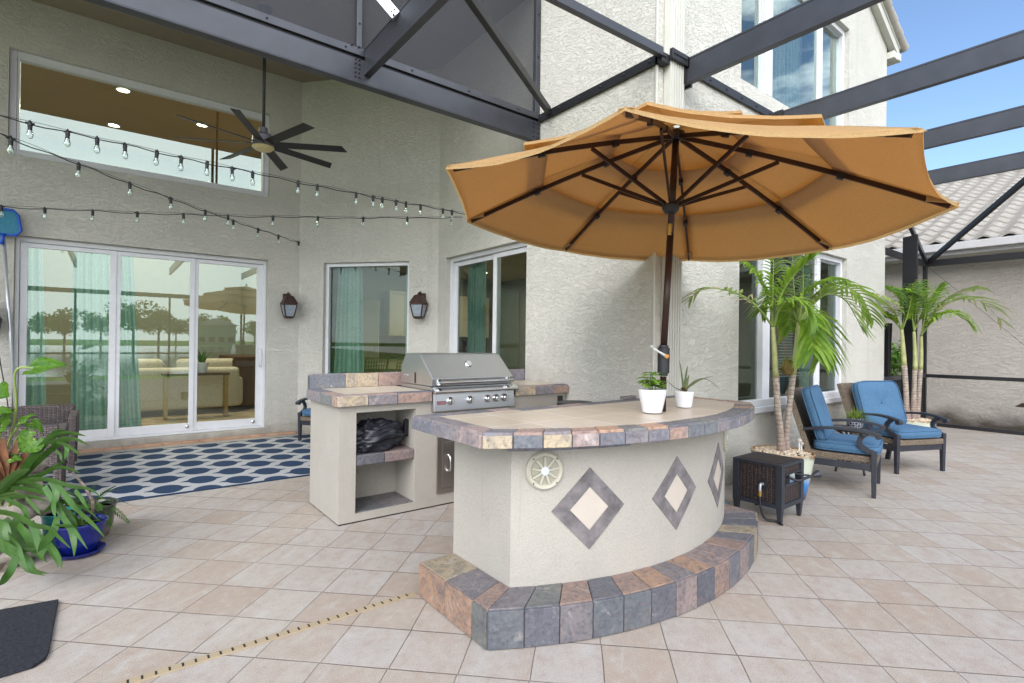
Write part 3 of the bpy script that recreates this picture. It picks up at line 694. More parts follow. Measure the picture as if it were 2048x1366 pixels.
curtain(-6.0, -5.66, .28, .12, 2.55, 'teal curtain behind the left pane of the kitchen patio door', FC, 6)
curtain(7.02, 7.45, .3, .4, 2.6, 'teal curtain tied at the right pane of the ground floor triple window', FD, 5, .03)
curtain(5.0, 5.3, .3, 3.6, 5.7, 'pale curtain at the left pane of the upper window', FD, 5, .03, M_TEAL_P)
curtain(6.0, 6.95, .3, 3.6, 5.7, 'wide pale curtain behind the middle pane of the upper window', FD, 11, .03, M_TEAL_P)
# blinds behind the middle pane
b = MB()
for i in range(44): b.box(6.25, 6.85, YD+.2, YD+.235, 1.0+i*.034, 1.004+i*.034)
tag(b.build('window_blind', M_WHITE), 'white slatted blind behind the middle pane of the ground floor window', 'blind')
# sofa, table, plant seen through the sliding door
so = thing('sofa', 'cream sofa with rolled arm seen from behind through the sliding door', 'sofa', (1.1, 10.6, .1))
MB().box(-.95, .75, -.45, -.2, .1, .78).build('backrest', M_SOFA, so, bevel=.06, seg=4)
MB().box(-.95, .75, -.2, .5, .1, .46).build('seat', M_SOFA, so, bevel=.05, seg=3)
for x in (-1.0, .62): MB().box(x, x+.2, -.42, .5, .1, .62).build('armrest', M_SOFA, so, bevel=.08, seg=4)
for x in (-.6, .1, .5): MB().box(x-.26, x+.26, -.12, .08, .5, .92).build('back_cushion', M_SOFA, so, bevel=.08, seg=4)
tb = thing('console_table', 'narrow dark console table behind the cream sofa', 'table', (1.18, 9.75, .1))
MB().box(-.5, .42, -.15, .15, .68, .72).build('table_top', M_WOOD, tb, bevel=.004)
for x in (-.47, .36): MB().box(x, x+.05, -.1, .1, 0, .68).build('leg', M_BRASS, tb)
pl = thing('potted_snake_plant', 'snake plant in a white pot on the console table indoors', 'plant', (1.22, 9.75, .82))
MB().lathe([(.06, 0), (.105, .16), (.10, .165), (.09, .13)], 18).build('pot', M_WHITEPOT, pl, angle=40)
b = MB()
for k in range(9):
    a = k*2.4; d = V(math.cos(a), math.sin(a), 0); L_ = .2+.02*(k % 4)
    b.ribbon([d*.03+V(0, 0, .13), d*.06+V(0, 0, .13+L_*.5), d*(.09+.012*k)+V(0, 0, .13+L_)], [.018, .022, .002], [V(-d.y, d.x, 0)]*3)
b.build('leaves', M_FERN, pl)
t = thing('sideboard', 'brown wooden sideboard at the far right of the living room', 'cabinet', (2.08, 11.2, .1))
MB().box(-.28, .24, -.8, .8, .06, .95).build('cabinet_body', M_WOOD, t, bevel=.006)
for y in (-.4, .4): MB().box(-.295, -.281, y-.36, y+.36, .12, .9).build('door', M_WOOD, t, bevel=.004)
# dining chairs and table behind the angled wall
def rattan_chair(x, y, rz, label):
    t = thing('rattan_chair', label, 'chair', (x, y, .1), rz, 'woven rattan dining chairs')
    b = MB()
    for i in range(9): b.tube([(-.22+i*.055, -.2, .45), (-.25+i*.0625, -.28, .98)], .006, 5)
    for j in range(9): b.tube([(-.235, -.2-.009*j, .5+j*.06), (.235, -.2-.009*j, .5+j*.06)], .006, 5)
    b.tube([(-.24, -.2, .42), (-.27, -.29, 1.0), (.27, -.29, 1.0), (.24, -.2, .42)], .014, 6); b.build('backrest', M_RATTAN, t)
    MB().box(-.25, .25, -.22, .24, .42, .47).build('seat', M_RATTAN, t, bevel=.015)
    for sx in (-1, 1):
        for sy in (-1, 1): MB().tube([(sx*.22, sy*.2, 0), (sx*.22, sy*.2, .42)], .016, 6).build('leg', M_RATTAN, t)
    return t
rattan_chair(3.35, 8.3, R(25), 'woven rattan chair back in the middle of the dining window')
rattan_chair(3.72, 7.95, R(25), 'woven rattan chair back at the right of the dining window by the curtain')
t = thing('dining_table', 'dark glass topped dining table between the rattan chairs', 'table', (3.75, 8.75, .1))
MB().lathe([(.6, .72), (.6, .75)], 32).build('table_top', M_BLACK, t); MB().lathe([(.3, 0), (.05, .05), (.05, .72)], 16).build('pedestal', M_BLACK, t)
MB().box(3.77, 3.795, 10.6, 11.1, 1.3, 2.15).build('framed_picture', M_WOOD); tag(bpy.data.objects['framed_picture'], 'dark framed picture on the dining room wall', 'picture')
t = thing('interior_door', 'tall white door leaf standing in the dining room', 'door', (4.6, 11.6, .1), R(-30)); MB().box(-.4, .4, -.02, .02, 0, 2.2).build('door_leaf', M_CABINET, t, bevel=.005); MB().tube([(.32, -.06, 1.0), (.32, -.03, 1.12)], .012, 6).build('handle', M_CHROME, t)
# kitchen cabinets
def cabinet(x0, x1, z0, z1, label, dark=False):
    t = thing('kitchen_cabinet', label, 'cabinet', ((x0+x1)/2, 11.9, z0), 0, 'white kitchen cabinets')
    h = z1-z0; w = (x1-x0)/2
    MB().box(-w, w, -.02, .28, 0, h).build('cabinet_body', M_CABINET, t)
    for s in (-1, 1):
        b = MB(); ring(b, Fr((0, -.022), (1, 0)), -w+.01 if s < 0 else .006, -.006 if s < 0 else w-.01, 0, .018, .01, h-.01, .06); b.build('door', M_CABINET, t, bevel=.004)
        MB().box(s*.04-.006, s*.04+.006, -.06, -.04, .08, .22).build('handle', M_BLACK, t)
for i, l in enumerate(('left', 'middle', 'right')):
    cabinet(5.4+i*1.0, 6.37+i*1.0, 1.5, 2.6, 'white wall cabinet in the kitchen, '+l+' of the upper row')
t = thing('kitchen_counter', 'dark counter run under the white wall cabinets', 'counter', (6.9, 11.8, .1)); MB().box(-1.9, 1.6, -.3, .35, .86, .9).build('counter_top', M_BLACK, t); MB().box(-1.9, 1.6, -.26, .35, 0, .86).build('cabinet_body', M_CABINET, t); MB().box(-1.9, 1.6, .36, .38, .9, 1.4).build('splashback', M_WOOD, t)
t = thing('pendant_lamp', 'round pendant lamp hanging in the kitchen behind the patio door', 'lamp', (5.55, 8.4, 1.85)); MB().sphere((0, 0, 0), .11, 0, 16, 10).build('globe', M_BRASS, t, smooth=True); MB().tube([(0, 0, .1), (0, 0, 1.24)], .006, 6).build('cord', M_BLACK, t)
t = thing('armchair', 'teal upholstered armchair inside the ground floor triple window', 'armchair', (6.0, 4.0, .1), R(200)); MB().box(-.4, .4, -.4, -.2, .1, 1.0).build('backrest', M_TEALSOFA, t, bevel=.06, seg=3); MB().box(-.4, .4, -.2, .35, .1, .5).build('seat', M_TEALSOFA, t, bevel=.05, seg=3)
t = thing('floor_lamp', 'floor lamp with pale cone shade inside the ground floor window', 'lamp', (5.95, 3.5, .1)); MB().lathe([(.16, 1.52), (.06, 1.72)], 20).build('lamp_shade', M_WHITE, t, angle=40); MB().tube([(0, 0, 0), (0, 0, 1.6)], .012, 6).build('pole', M_BLACK, t); MB().lathe([(.13, 0), (.13, .02)], 18).build('base', M_BLACK, t)
# ------------------------------------------------------------------ wall lanterns
def lantern(f, s, z, label):
    t = thing('wall_lantern', label, 'wall light', f.p(s, 0, z), math.atan2(f.d.y, f.d.x), 'bronze carriage wall lanterns')
    # local x along the wall, -y outwards
    cy = -.13
    MB().box(-.055, .055, -.025, 0, -.02, .16).build('backplate', M_COPPER, t, bevel=.008)
    MB().tube(curve([(0, -.02, .10), (0, -.07, .165), (0, cy, .15)], 5), .013, 8).build('arm', M_COPPER, t, angle=60)
    b = MB(); b.lathe([(.135, 0.0), (.14, .014), (.128, .028), (.108, .06), (.084, .095), (.066, .115), (.05, .122), (.01, .126)], 4, 0, (0, cy, .005), ph=R(45)); b.lathe([(.014, .124), (.022, .138), (.018, .15), (.003, .156)], 8, 0, (0, cy, .005))
    b.build('roof', M_COPPER, t, angle=30)
    b = MB()
    for sx in (-1, 1):
        for sy in (-1, 1): b.bar((sx*.09, cy+sy*.09, 0), (sx*.056, cy+sy*.056, -.175), .014, .014)
    b.lathe([(.13, -.012), (.13, .004)], 4, 0, (0, cy, 0), ph=R(45)); b.lathe([(.06, -.2), (.088, -.178), (.088, -.168)], 4, 0, (0, cy, 0), ph=R(45))
    b.build('cage', M_COPPER, t)
    b = MB(); b.lathe([(.077, -.17), (.122, -.005)], 4, 0, (0, cy, 0), ph=R(45)); b.build('glass', M_FROST, t)
lantern(FA, 2.06, 1.87, 'bronze wall lantern between the sliding door and the dining window')
lantern(FB, 1.93, 1.875, 'bronze wall lantern right of the dining window, above the grill')
# ------------------------------------------------------------------ the pool cage (one bolted aluminium frame)
cage = thing('screen_enclosure', 'dark bronze aluminium pool cage frame bolted to the house over the patio', 'pool cage')
_bolt = []
def bolts(pts, r=.010):
    """each screw head is a part of its own, sharing one mesh"""
    for p in pts:
        if not _bolt: o = MB().sphere((0, 0, 0), 1, 0, 8, 6).build('bolt', M_BOLT, cage, smooth=True); _bolt.append(o)
        else: o = _bolt[0].copy(); COL.objects.link(o); o.parent = cage
        o.location = p; o.scale = (r, r, r)
# super gutter beam below the lanai roof edge, Y = 4.27
b = MB(); b.box(-6, XC-.01, 4.235, 4.30, 3.505, 3.70); b.box(-6, XC-.01, 4.225, 4.31, 3.492, 3.506)
b.build('gutter_beam', M_BRONZE, cage, bevel=.006)
MB().box(-6, XC-.01, 4.27, 4.30, 3.70, 3.735).build('gutter_gap', M_BRONZE_D, cage)
b = MB(); b.box(-6, XC-.01, 4.245, 4.30, 3.735, 3.80); b.build('gutter_rail', M_BRONZE, cage, bevel=.004)
bolts([(x*.6-.28, 4.243, 3.768) for x in range(-8, 7)], .009)
b = MB(); b.box(-6, 3.56, 4.29, 4.30, 3.80, 7.5); b.build('screen_panel', M_PANEL, cage)
MB().box(1.612, 1.658, 4.245, 4.289, 3.80, 7.5).build('mullion', M_BRONZE, cage, bevel=.004); MB().box(3.56, XC-.005, 4.25, 4.30, 3.80, 7.5).build('mullion', M_BRONZE, cage, bevel=.004)
bolts([(1.60, 4.23, 3.545+i*.036) for i in range(5)]+[(1.632, 4.23, 3.545+i*.036) for i in range(5)], .008)
bolts([(3.52, 4.226, 3.53+i*.05) for i in range(4)]+[(3.58, 4.226, 3.53+i*.05) for i in range(4)], .009)
bolts([(1.57+.06*i, 4.235, 3.80) for i in range(2)]+[(1.635, 4.24, 4.0+.5*i) for i in range(3)]+[(3.59, 4.245, 3.95+.45*i) for i in range(4)], .009)
# roof beams running away from the house
def beam(x, y0, y1, z0, z1, w=.052):
    b = MB(); b.box(x-w/2, x+w/2, y0, y1, z0, z1); b.box(x-w/2-.004, x+w/2+.004, y0, y1, z0-.004, z0+.014); b.box(x-w/2-.004, x+w/2+.004, y0, y1, z1-.014, z1+.004)
    b.build('roof_beam', M_BRONZE, cage, bevel=.003)
beam(1.705, -5.2, 4.235, 3.58, 3.80); beam(-.8, -5.2, 4.235, 3.58, 3.80)
for x, dz in ((3.95, 0), (5.70, .045), (7.47, .05), (9.24, .06)): beam(x, -5.2, YD-.01, 3.616+dz, 3.82+dz)
b = MB()
for x, dz in ((3.95, 0), (5.70, .045), (7.47, .05), (9.24, .06)):
    b.box(x-.055, x-.028, YD-.09, YD-.004, 3.60+dz, 3.83+dz); b.box(x+.028, x+.055, YD-.09, YD-.004, 3.60+dz, 3.83+dz)
b.build('beam_bracket', M_BRONZE_D, cage)
bolts([(x-.06, YD+k, 3.63+dz+i*.045) for x, dz in ((3.95, 0), (5.70, .045)) for i in range(4) for k in (-.062, -.03)], .009)
# purlins and braces
b = MB(); b.bar((3.60, 2.69, 3.775), (1.73, 2.76, 3.775), .05, .07); b.build('purlin', M_BRONZE, cage, bevel=.003)
b = MB(); b.bar((3.585, 4.07, 3.76), (1.72, 2.93, 3.76), .05, .075); b.build('roof_brace', M_BRONZE_D, cage, bevel=.003)
for y in (.35, -2.3): MB().box(-.8, 11.0, y-.025, y+.025, 3.74, 3.80).build('purlin', M_BRONZE, cage)
b = MB(); b.bar((1.665, 3.60, 3.76), (1.40, 3.86, 4.20), .028, .075); b.build('strap', M_ALU, cage, bevel=.003)
bolts([(1.65, 3.60, 3.80), (1.635, 3.615, 3.785), (1.64, 3.6, 3.76)], .009)
# channels bolted along the walls
b = MB(); b.box(XC-.03, XC-.003, 2.72, 4.24, 3.70, 3.78); b.box(XC-.03, 3.70, 2.675, YD-.003, 3.70, 3.78); b.box(3.69, 3.93, 2.64, 2.672, 3.74, 3.83)
b.box(3.905, 3.93, 2.64, YD-.003, 3.74, 3.83); b.box(3.955, 9.0, YD-.03, YD-.003, 3.765, 3.845)
b.build('wall_channel', M_BRONZE_D, cage, bevel=.003)
bolts([(XC-.032, 2.8+i*.28, 3.742) for i in range(6)]+[(4.1+i*.28, YD-.032, 3.805) for i in range(10)]+[(3.72+i*.03, 2.638, 3.79) for i in range(6)]+[(XC-.03+i*.02, 2.673, 3.745) for i in range(3)], .011)
# far side wall of the cage (X = 11.49) and the return to the house (Y = 2.87)
XG = 11.49
b = MB(); b.box(XG-.03, XG+.03, 2.86, 2.92, 0, 2.9); b.build('corner_post', M_BRONZE_D, cage, bevel=.003)
for y in (.55, -1.8, -4.1): MB().box(XG-.03, XG+.03, y-.03, y+.03, 0, 2.9).build('post', M_BRONZE_D, cage, bevel=.003)
b = MB(); b.box(XG-.03, XG+.03, -6, 2.86, 2.80, 2.91); b.box(9.05, XG-.03, 2.865, 2.915, 2.80, 2.90); b.build('eave_rail', M_BRONZE_D, cage, bevel=.003)
b = MB(); b.box(XG-.025, XG+.025, -6, 2.86, .845, .905); b.build('chair_rail', M_BRONZE_D, cage, bevel=.003)
b = MB(); b.box(9.05, XG-.03, 2.865, 2.915, .845, .91); b.build('chair_rail', M_BRONZE, cage, bevel=.003)
b = MB(); b.box(XG-.03, XG+.03, -6, 2.86, 0, .06); b.box(9.05, XG-.03, 2.865, 2.915, 0, .06); b.build('bottom_rail', M_BRONZE_D, cage, bevel=.003)
b = MB(); b.bar((XG-.02, 2.85, 2.87), (10.16, 1.40, 3.76), .06, .07); b.build('hip_rafter', M_BRONZE_D, cage, bevel=.003)
b = MB(); b.bar((9.24, 2.72, 3.75), (XG, 2.87, 2.87), .05, .07); b.build('roof_brace', M_BRONZE, cage)
for y in (.55, -1.8, -4.1): MB().bar((XG-.02, y, 2.87), (10.16, y, 3.76), .05, .08).build('rafter', M_BRONZE, cage)
MB().box(10.13, 10.19, -5.2, 1.42, 3.70, 3.80).build('ridge_rail', M_BRONZE, cage)
b = MB(); b.add([(9.93, 2.60, 0), (9.98, 2.60, 0), (9.98, 2.79, 0), (9.93, 2.79, 0), (9.93, 2.60, 3.13), (9.98, 2.60, 3.13), (9.98, 2.79, 3.10), (9.93, 2.79, 3.10)], [(3, 2, 1, 0), (4, 5, 6, 7), (0, 1, 5, 4), (1, 2, 6, 5), (2, 3, 7, 6), (3, 0, 4, 7)])
b.build('post', M_BRONZE_D, cage, bevel=.003)
b = MB(); b.box(9.60, 9.66, 2.87, 2.91, 0, 1.74); b.bar((9.72, 2.93, .9), (9.80, 2.93, 1.745), .10, .02); b.build('gate_stile', M_BRONZE_D, cage)
MB().box(9.05, XG-.03, 2.885, 2.895, .06, .845).build('kick_panel', M_KICK, cage)
MB().tube([(XG, 2.85, 2.80), (XG, 1.614, 1.43), (XG, .55, .25)], .0028, 5).build('tension_cable', M_CHARCOAL, cage)
# side of the cage behind the camera (it shows as a reflection in the sliding door)
b = MB()
for x in (-.8, 1.705, 3.95, 5.7, 7.47, 9.24): b.box(x-.03, x+.03, -5.25, -5.19, 0, 2.9)
b.build('post', M_BRONZE_D, cage)
b = MB(); b.box(-5, XG, -5.25, -5.19, 2.78, 2.92); b.box(-5, XG, -5.24, -5.2, .84, .9); b.build('eave_rail', M_BRONZE_D, cage)
# ------------------------------------------------------------------ the neighbour's house
nb = thing('neighbour_house', 'single storey taupe stucco house with pale barrel tile roof beyond the pool cage', 'house', (12.4, 0, 0))
XN = 12.4
MB().box(XN, XN+.2, -14, 12, -.1, 3.05).build('wall', M_NEIGH, nb, world=True)
b = MB(); b.box(11.98, XN, -14, 12, 3.03, 3.05); b.build('soffit', M_TRIM, nb, world=True)
b = MB(); b.box(11.90, 11.98, -14, 12, 3.03, 3.24); b.box(11.80, 11.90, -14, 12, 3.10, 3.235); b.build('gutter', paint("gutter_paint", S(208, 206, 208, .9), .4, 0, .04), nb, world=True, bevel=.01)
# barrel tile roof: wavy courses with stepped edges, one mesh
b = MB(); pitch = .33; course = .34; n_c = 20; sl = .417; lx = course/math.hypot(1, sl)
for i in range(n_c):
    x0 = 11.84+i*lx; z0 = 3.25+i*lx*sl; x1 = x0+lx*1.08; z1 = z0+lx*1.08*sl
    y = -13.
    rows0, rows1, rowsb = [], [], []
    ph = 0
    k = int(22/pitch*6)
    for j in range(k+1):
        yy = -13+j*pitch/6; w = .038*math.cos(2*math.pi*(j/6+ph))
        lift = .035+random.uniform(-.002, .002)
        rows0.append((x0, yy, z0+w+lift)); rows1.append((x1, yy, z1+w*.95)); rowsb.append((x0+.004, yy, z0+w+lift-.035))
    for j in range(0, k):
        b.add([rows0[j], rows0[j+1], rows1[j+1], rows1[j]], [(0, 1, 2, 3)]); b.add([rowsb[j], rowsb[j+1], rows0[j+1], rows0[j]], [(0, 1, 2, 3)])
b.add([(11.86, -13, 3.20), (11.86, 9, 3.20), (11.86+n_c*lx, 9, 3.20+n_c*lx*sl), (11.86+n_c*lx, -13, 3.20+n_c*lx*sl)], [(0, 3, 2, 1)])
b.build('roof', M_ROOF, nb, world=True)
b = MB()
xr = 11.84+n_c*lx; zr = 3.25+n_c*lx*sl
for j in range(56): b.lathe([(.12, 0), (.135, .42)], 10, 0, M=Matrix.Translation((xr, -13+j*.4, zr)) @ Matrix.Rotation(R(-90), 4, 'X'))
b.build('ridge_tile', M_ROOF, nb, world=True, angle=40)
# narrow bush beside the neighbour's wall, seen through the screen
def leaf_cloud(b, c, rad, n, size, sq=(1, 1, 1), seed=1):
    rnd = random.Random(seed); c = Vector(c)
    lobes = [(c+Vector((rnd.uniform(-.5, .5)*rad*sq[0], rnd.uniform(-.5, .5)*rad*sq[1], rnd.uniform(-.55, .55)*rad*sq[2])), rad*rnd.uniform(.35, .62)) for _ in range(11)]
    for _ in range(n):
        lc, lr = rnd.choice(lobes)
        d = Vector((rnd.gauss(0, 1), rnd.gauss(0, 1), rnd.gauss(0, 1))).normalized()*lr*rnd.uniform(.55, 1.05)
        p = lc+Vector((d.x*sq[0], d.y*sq[1], d.z*sq[2])); s = size*rnd.uniform(.6, 1.3)
        a = Vector((rnd.gauss(0, 1), rnd.gauss(0, 1), rnd.gauss(0, .6))).normalized(); q = a.cross(Vector((rnd.gauss(0, 1), rnd.gauss(0, 1), 1))).normalized()
        b.add([p-a*s-q*s*.1, p-q*s*.55, p+a*s, p+q*s*.55], [(0, 1, 2, 3)])
t = thing('bush', 'dark clipped bush by the taupe wall, left of the palm trunks', 'bush', (11.75, 3.45, -.05))
b = MB(); leaf_cloud(b, (0, 0, 1.15), .36, 1300, .035, (1, 1, 1), 5); leaf_cloud(b, (0, .1, .55), .42, 1500, .035, (1, 1, 1.1), 6); b.build('foliage', M_TREE, t)
b = MB(); b.tube([(0, 0, 0), (0, .02, .6), (0, 0, 1.0)], [.04, .03, .02], 8); b.build('stem', M_WOOD, t)
t = thing('path_light', 'small dark path light by the taupe wall at the right edge', 'path light', (12.0, 1.66, -.05))
MB().tube([(0, 0, 0), (0, 0, .48)], .012, 8).build('stake', M_BRONZE_D, t); MB().lathe([(.13, .46), (.05, .52), (.004, .53)], 18).build('hood', M_UMBPOLE, t, angle=40)
# ------------------------------------------------------------------ far bank of the lake (seen mirrored in the sliding door)
def tree(x, y, h, r, label, seed, group='trees across the lake'):
    t = thing('tree', label, 'tree', (x, y, -.1), 0, group)
    b = MB(); b.tube([(0, 0, 0), (.1*r*.2, 0, h*.35), (0, .1, h*.7)], [.16*r/2, .11*r/2, .05*r/2], 7)
    for k in range(4): a = k*1.6+seed; b.tube([(0, 0, h*.33), (math.cos(a)*r*.5, math.sin(a)*r*.5, h*.62)], [.06*r/2, .02], 5)
    b.build('trunk', M_WOOD, t)
    b = MB(); leaf_cloud(b, (0, 0, h*.58), r, 1500, r*.11, (1.25, 1.25, .95), seed); b.build('crown', M_TREE, t)
def far_house(x, y, w, d, h, label, rz=0):
    t = thing('lake_house', label, 'house', (x, y, -.1), rz, 'houses across the lake')
    b = MB(); b.box(-w, w, -d, d, 0, h); b.build('wall', M_TRIM, t)
    b = MB(); b.add([(-w-.8, -d-.8, h), (w+.8, -d-.8, h), (w+.8, d+.8, h), (-w-.8, d+.8, h), (-w+d, 0, h+d*.5), (w-d, 0, h+d*.5)], [(0, 1, 5, 4), (1, 2, 5), (2, 3, 4, 5), (3, 0, 4), (3, 2, 1, 0)]); b.build('roof', M_ROOF, t)
    for k in range(4):
        xx = -w+(k+.5)*w/2; f = MB(); f.box(xx-.7, xx+.7, d, d+.06, .9, 2.2); f.build('window', M_CHARCOAL, t)
far_house(24, -150, 4.6, 4, 5.4, 'two storey cream house across the lake', R(4))
far_house(58, -150, 7, 5, 3.2, 'low white house across the lake, right of the two storey one', R(-6))
far_house(-22, -152, 7, 5, 3.4, 'low cream house across the lake, left of the two storey one', R(3))
rnd = random.Random(12)
for i in range(34):
    x = -70+i*6.2+rnd.uniform(-2.5, 2.5); y = rnd.choice((-146, -164, -176))+rnd.uniform(-5, 5); h = rnd.uniform(7, 12)
    tree(x, y, h, h*.36, 'leafy green tree on the far bank of the lake, mirrored in the sliding door', i+20)
# ------------------------------------------------------------------ tile helpers
def circ(cx, cy, r):
    return lambda a: (cx+r*math.sin(a), cy-r*math.cos(a))
def tiles_on_quads(b, quads, gap=.0025, th=.012):
    """each quad (4 points, outward order) becomes a slightly irregular slab standing proud of the grout"""
    for q in quads:
        q = [Vector(p) for p in q]; c = sum(q, Vector())/4; n = (q[1]-q[0]).cross(q[3]-q[0]).normalized()
        j = [random.uniform(-.0015, .0015) for _ in range(4)]
        top = [p+(c-p).normalized()*gap*1.6+n*(th+k) for p, k in zip(q, j)]; bot = [p+(c-p).normalized()*gap*1.2-n*.01 for p in q]
        b.add(top+bot, [(0, 1, 2, 3), (0, 4, 5, 1), (1, 5, 6, 2), (2, 6, 7, 3), (3, 7, 4, 0)])
# ------------------------------------------------------------------ curved bar
bar = thing('bar', 'curved cream stucco outdoor bar with slate edged counter and slate step', 'bar counter', (2.5, 2.1, 0))
CX = 2.5
def arc_pts(half, ymin, yend, n):
    s = yend-ymin; r = (half*half+s*s)/(2*s); cy = ymin+r; am = math.asin(half/r)
    return [(CX+r*math.sin(a), cy-r*math.cos(a)) for a in [lerp(-am, am, i/n) for i in range(n+1)]], r, cy, am
NT_ = 15
so_, rO, cO, aO = arc_pts(1.16, 1.552, 1.885, NT_); si_, rI, cI, aI = arc_pts(.95, 1.742, 2.0, NT_)
ZS = .18
# step: grout core
outer = [(1.34, 2.51)]+so_+[(3.66, 2.51)]
MB().prism(outer, 0, ZS-.012).build('step_core', M_GROUT, bar, world=True)
q = []
# left leg of the step, top and outer face
yl = [2.51, 2.24, 2.02]
def top4(a, b_, c, d): return [(a[0], a[1], ZS-.012), (b_[0], b_[1], ZS-.012), (c[0], c[1], ZS-.012), (d[0], d[1], ZS-.012)]
lo = [(1.34, 2.51), (1.34, 2.245), (1.34, 2.0), (1.34, 1.885)]; li = [(1.55, 2.51), (1.55, 2.27), (1.55, 2.08), (1.55, 2.0)]
for i in range(3): q.append(top4(lo[i], lo[i+1], li[i+1], li[i]))
ro = [(3.66, 1.885), (3.66, 2.0), (3.66, 2.245), (3.66, 2.51)]; ri = [(3.45, 2.0), (3.45, 2.08), (3.45, 2.27), (3.45, 2.51)]
for i in range(3): q.append(top4(ro[i], ro[i+1], ri[i+1], ri[i]))
for i in range(NT_): q.append(top4(so_[i], so_[i+1], si_[i+1], si_[i]))
def face(a, c, z0, z1): return [(a[0], a[1], z0), (c[0], c[1], z0), (c[0], c[1], z1), (a[0], a[1], z1)]
for i in range(NT_): q.append(face(so_[i], so_[i+1], .003, ZS-.006))
for i in range(3): q.append(face(lo[i], lo[i+1], .003, ZS-.006)); q.append(face(ro[i], ro[i+1], .003, ZS-.006))
q.append(face((1.55, 2.51), (1.34, 2.51), .003, ZS-.006))
b = MB(); tiles_on_quads(b, q, .0022, .010); b.build('step_tiles', M_SLATE, bar, world=True, bevel=.002, seg=1)
# stucco wall
wi_, rW, cW, aW = arc_pts(.95, 1.742, 2.0, 64)
MB().prism([(1.55, 2.52)]+wi_+[(3.45, 2.52)], 0, .868).build('wall', M_CREAM, bar, world=True)
# little slate corbel strip below the counter at the front left corner
wc, rC, cC, aC = arc_pts(.965, 1.725, 1.988, 40)
MB().prism([(1.535, 2.1)]+wc[:14]+[wi_[20]], .832, .867).build('corbel_strip', M_SLATE_L, bar, world=True, bevel=.006)
# diamonds and speakers follow the wall arc
def on_wall(s, z, out): a = s/rW; return (CX+(rW+out)*math.sin(a), cW-(rW+out)*math.cos(a), z)
def diamond(sc, zc, h0, h1, out, m, name):
    """ring between half sizes h1 (inner) and h0; h1=0 is a filled diamond"""
    b = MB(); n = 8; cn = [(-1, 0), (0, 1), (1, 0), (0, -1)]
    for k in range(4):
        (u0, v0), (u1, v1) = cn[k], cn[(k+1) % 4]
        rows = []
        for h in (h1, h0):
            rows.append([on_wall(sc+lerp(u0, u1, i/n)*h, zc+lerp(v0, v1, i/n)*h, out) for i in range(n+1)])
        b.grid(rows)
        if h1 > 0: b.grid([rows[1], [on_wall(sc+lerp(u0, u1, i/n)*h0, zc+lerp(v0, v1, i/n)*h0, -.01) for i in range(n+1)]])
    return b.build(name, m, bar, world=True)
M_INLAY = paint("pink_travertine", S(212, 201, 190, .78), .5, 0, .07, 6, .1)
for s in (-.59, .012, .59):
    diamond(s, .532, .204, .108, .004, M_SLATE_D, 'diamond_inlay'); diamond(s, .532, .107, 0, .002, M_INLAY, 'diamond_centre')
# counter: slate band round a travertine field
ZT, TH = .950, .072
co_, rT, cT, aT = arc_pts(1.17, 1.572, 1.93, 18)
ci_, rU, cU, aU = arc_pts(1.058, 1.682, 2.0, 18)
MB().prism([(1.335, 2.60)]+[(CX+(x-CX)*.998, y+.004) for x, y in co_]+[(3.675, 2.545), (1.97, 2.545), (1.97, 2.60)], ZT-TH, ZT-.010).build('counter_core', M_GROUT, bar, world=True)
fi = [(1.44, 2.50)]+[(1.442, 2.0)]+ci_[1:-1]+[(3.565, 2.0), (3.565, 2.44), (2.02, 2.44), (2.02, 2.50)]
fo = MB().prism(fi, ZT-.012, ZT-.0015); fo.build('counter_field', M_TOP, bar, world=True)
q = []
for i in range(18):
    a, c, d, e = co_[i], co_[i+1], ci_[i+1], ci_[i]
    q.append([(a[0], a[1], ZT-.01), (c[0], c[1], ZT-.01), (d[0], d[1], ZT-.01), (e[0], e[1], ZT-.01)])
    q.append(face(co_[i], co_[i+1], ZT-TH, ZT-.012))
ol = [(1.33, 2.60), (1.33, 2.38), (1.33, 2.12), (1.33, 1.93)]; il = [(1.44, 2.50), (1.44, 2.36), (1.44, 2.14), (1.442, 2.0)]
orr = [(3.67, 1.93), (3.67, 2.12), (3.67, 2.35), (3.67, 2.55)]; ir = [(3.565, 2.0), (3.565, 2.14), (3.565, 2.33), (3.565, 2.44)]
for o_, i_ in ((ol, il), (orr, ir)):
    for k in range(3):
        q.append([(*o_[k], ZT-.01), (*o_[k+1], ZT-.01), (*i_[k+1], ZT-.01), (*i_[k], ZT-.01)]); q.append(face(o_[k], o_[k+1], ZT-TH, ZT-.012))
xs = [1.335, 1.49, 1.66, 1.82, 1.97]; xs2 = [1.97, 2.25, 2.55, 2.85, 3.15, 3.45, 3.67]
for xx, yb, yf in ((xs, 2.60, 2.50), (xs2, 2.545, 2.44)):
    for k in range(len(xx)-1):
        q.append([(xx[k+1], yb, ZT-.01), (xx[k], yb, ZT-.01), (max(xx[k], 1.44), yf, ZT-.01), (min(xx[k+1], 3.565), yf, ZT-.01)])
        q.append(face((xx[k+1], yb), (xx[k], yb), ZT-TH, ZT-.012))
b = MB(); tiles_on_quads(b, q, .0018, .010); b.build('counter_tiles', M_SLATE_L, bar, world=True, bevel=.0025, seg=1)
MB().box(3.0, 3.14, 2.53, 2.575, ZT+.001, ZT+.022).build('edge_strip', M_SLATE_D, bar, world=True, bevel=.004)
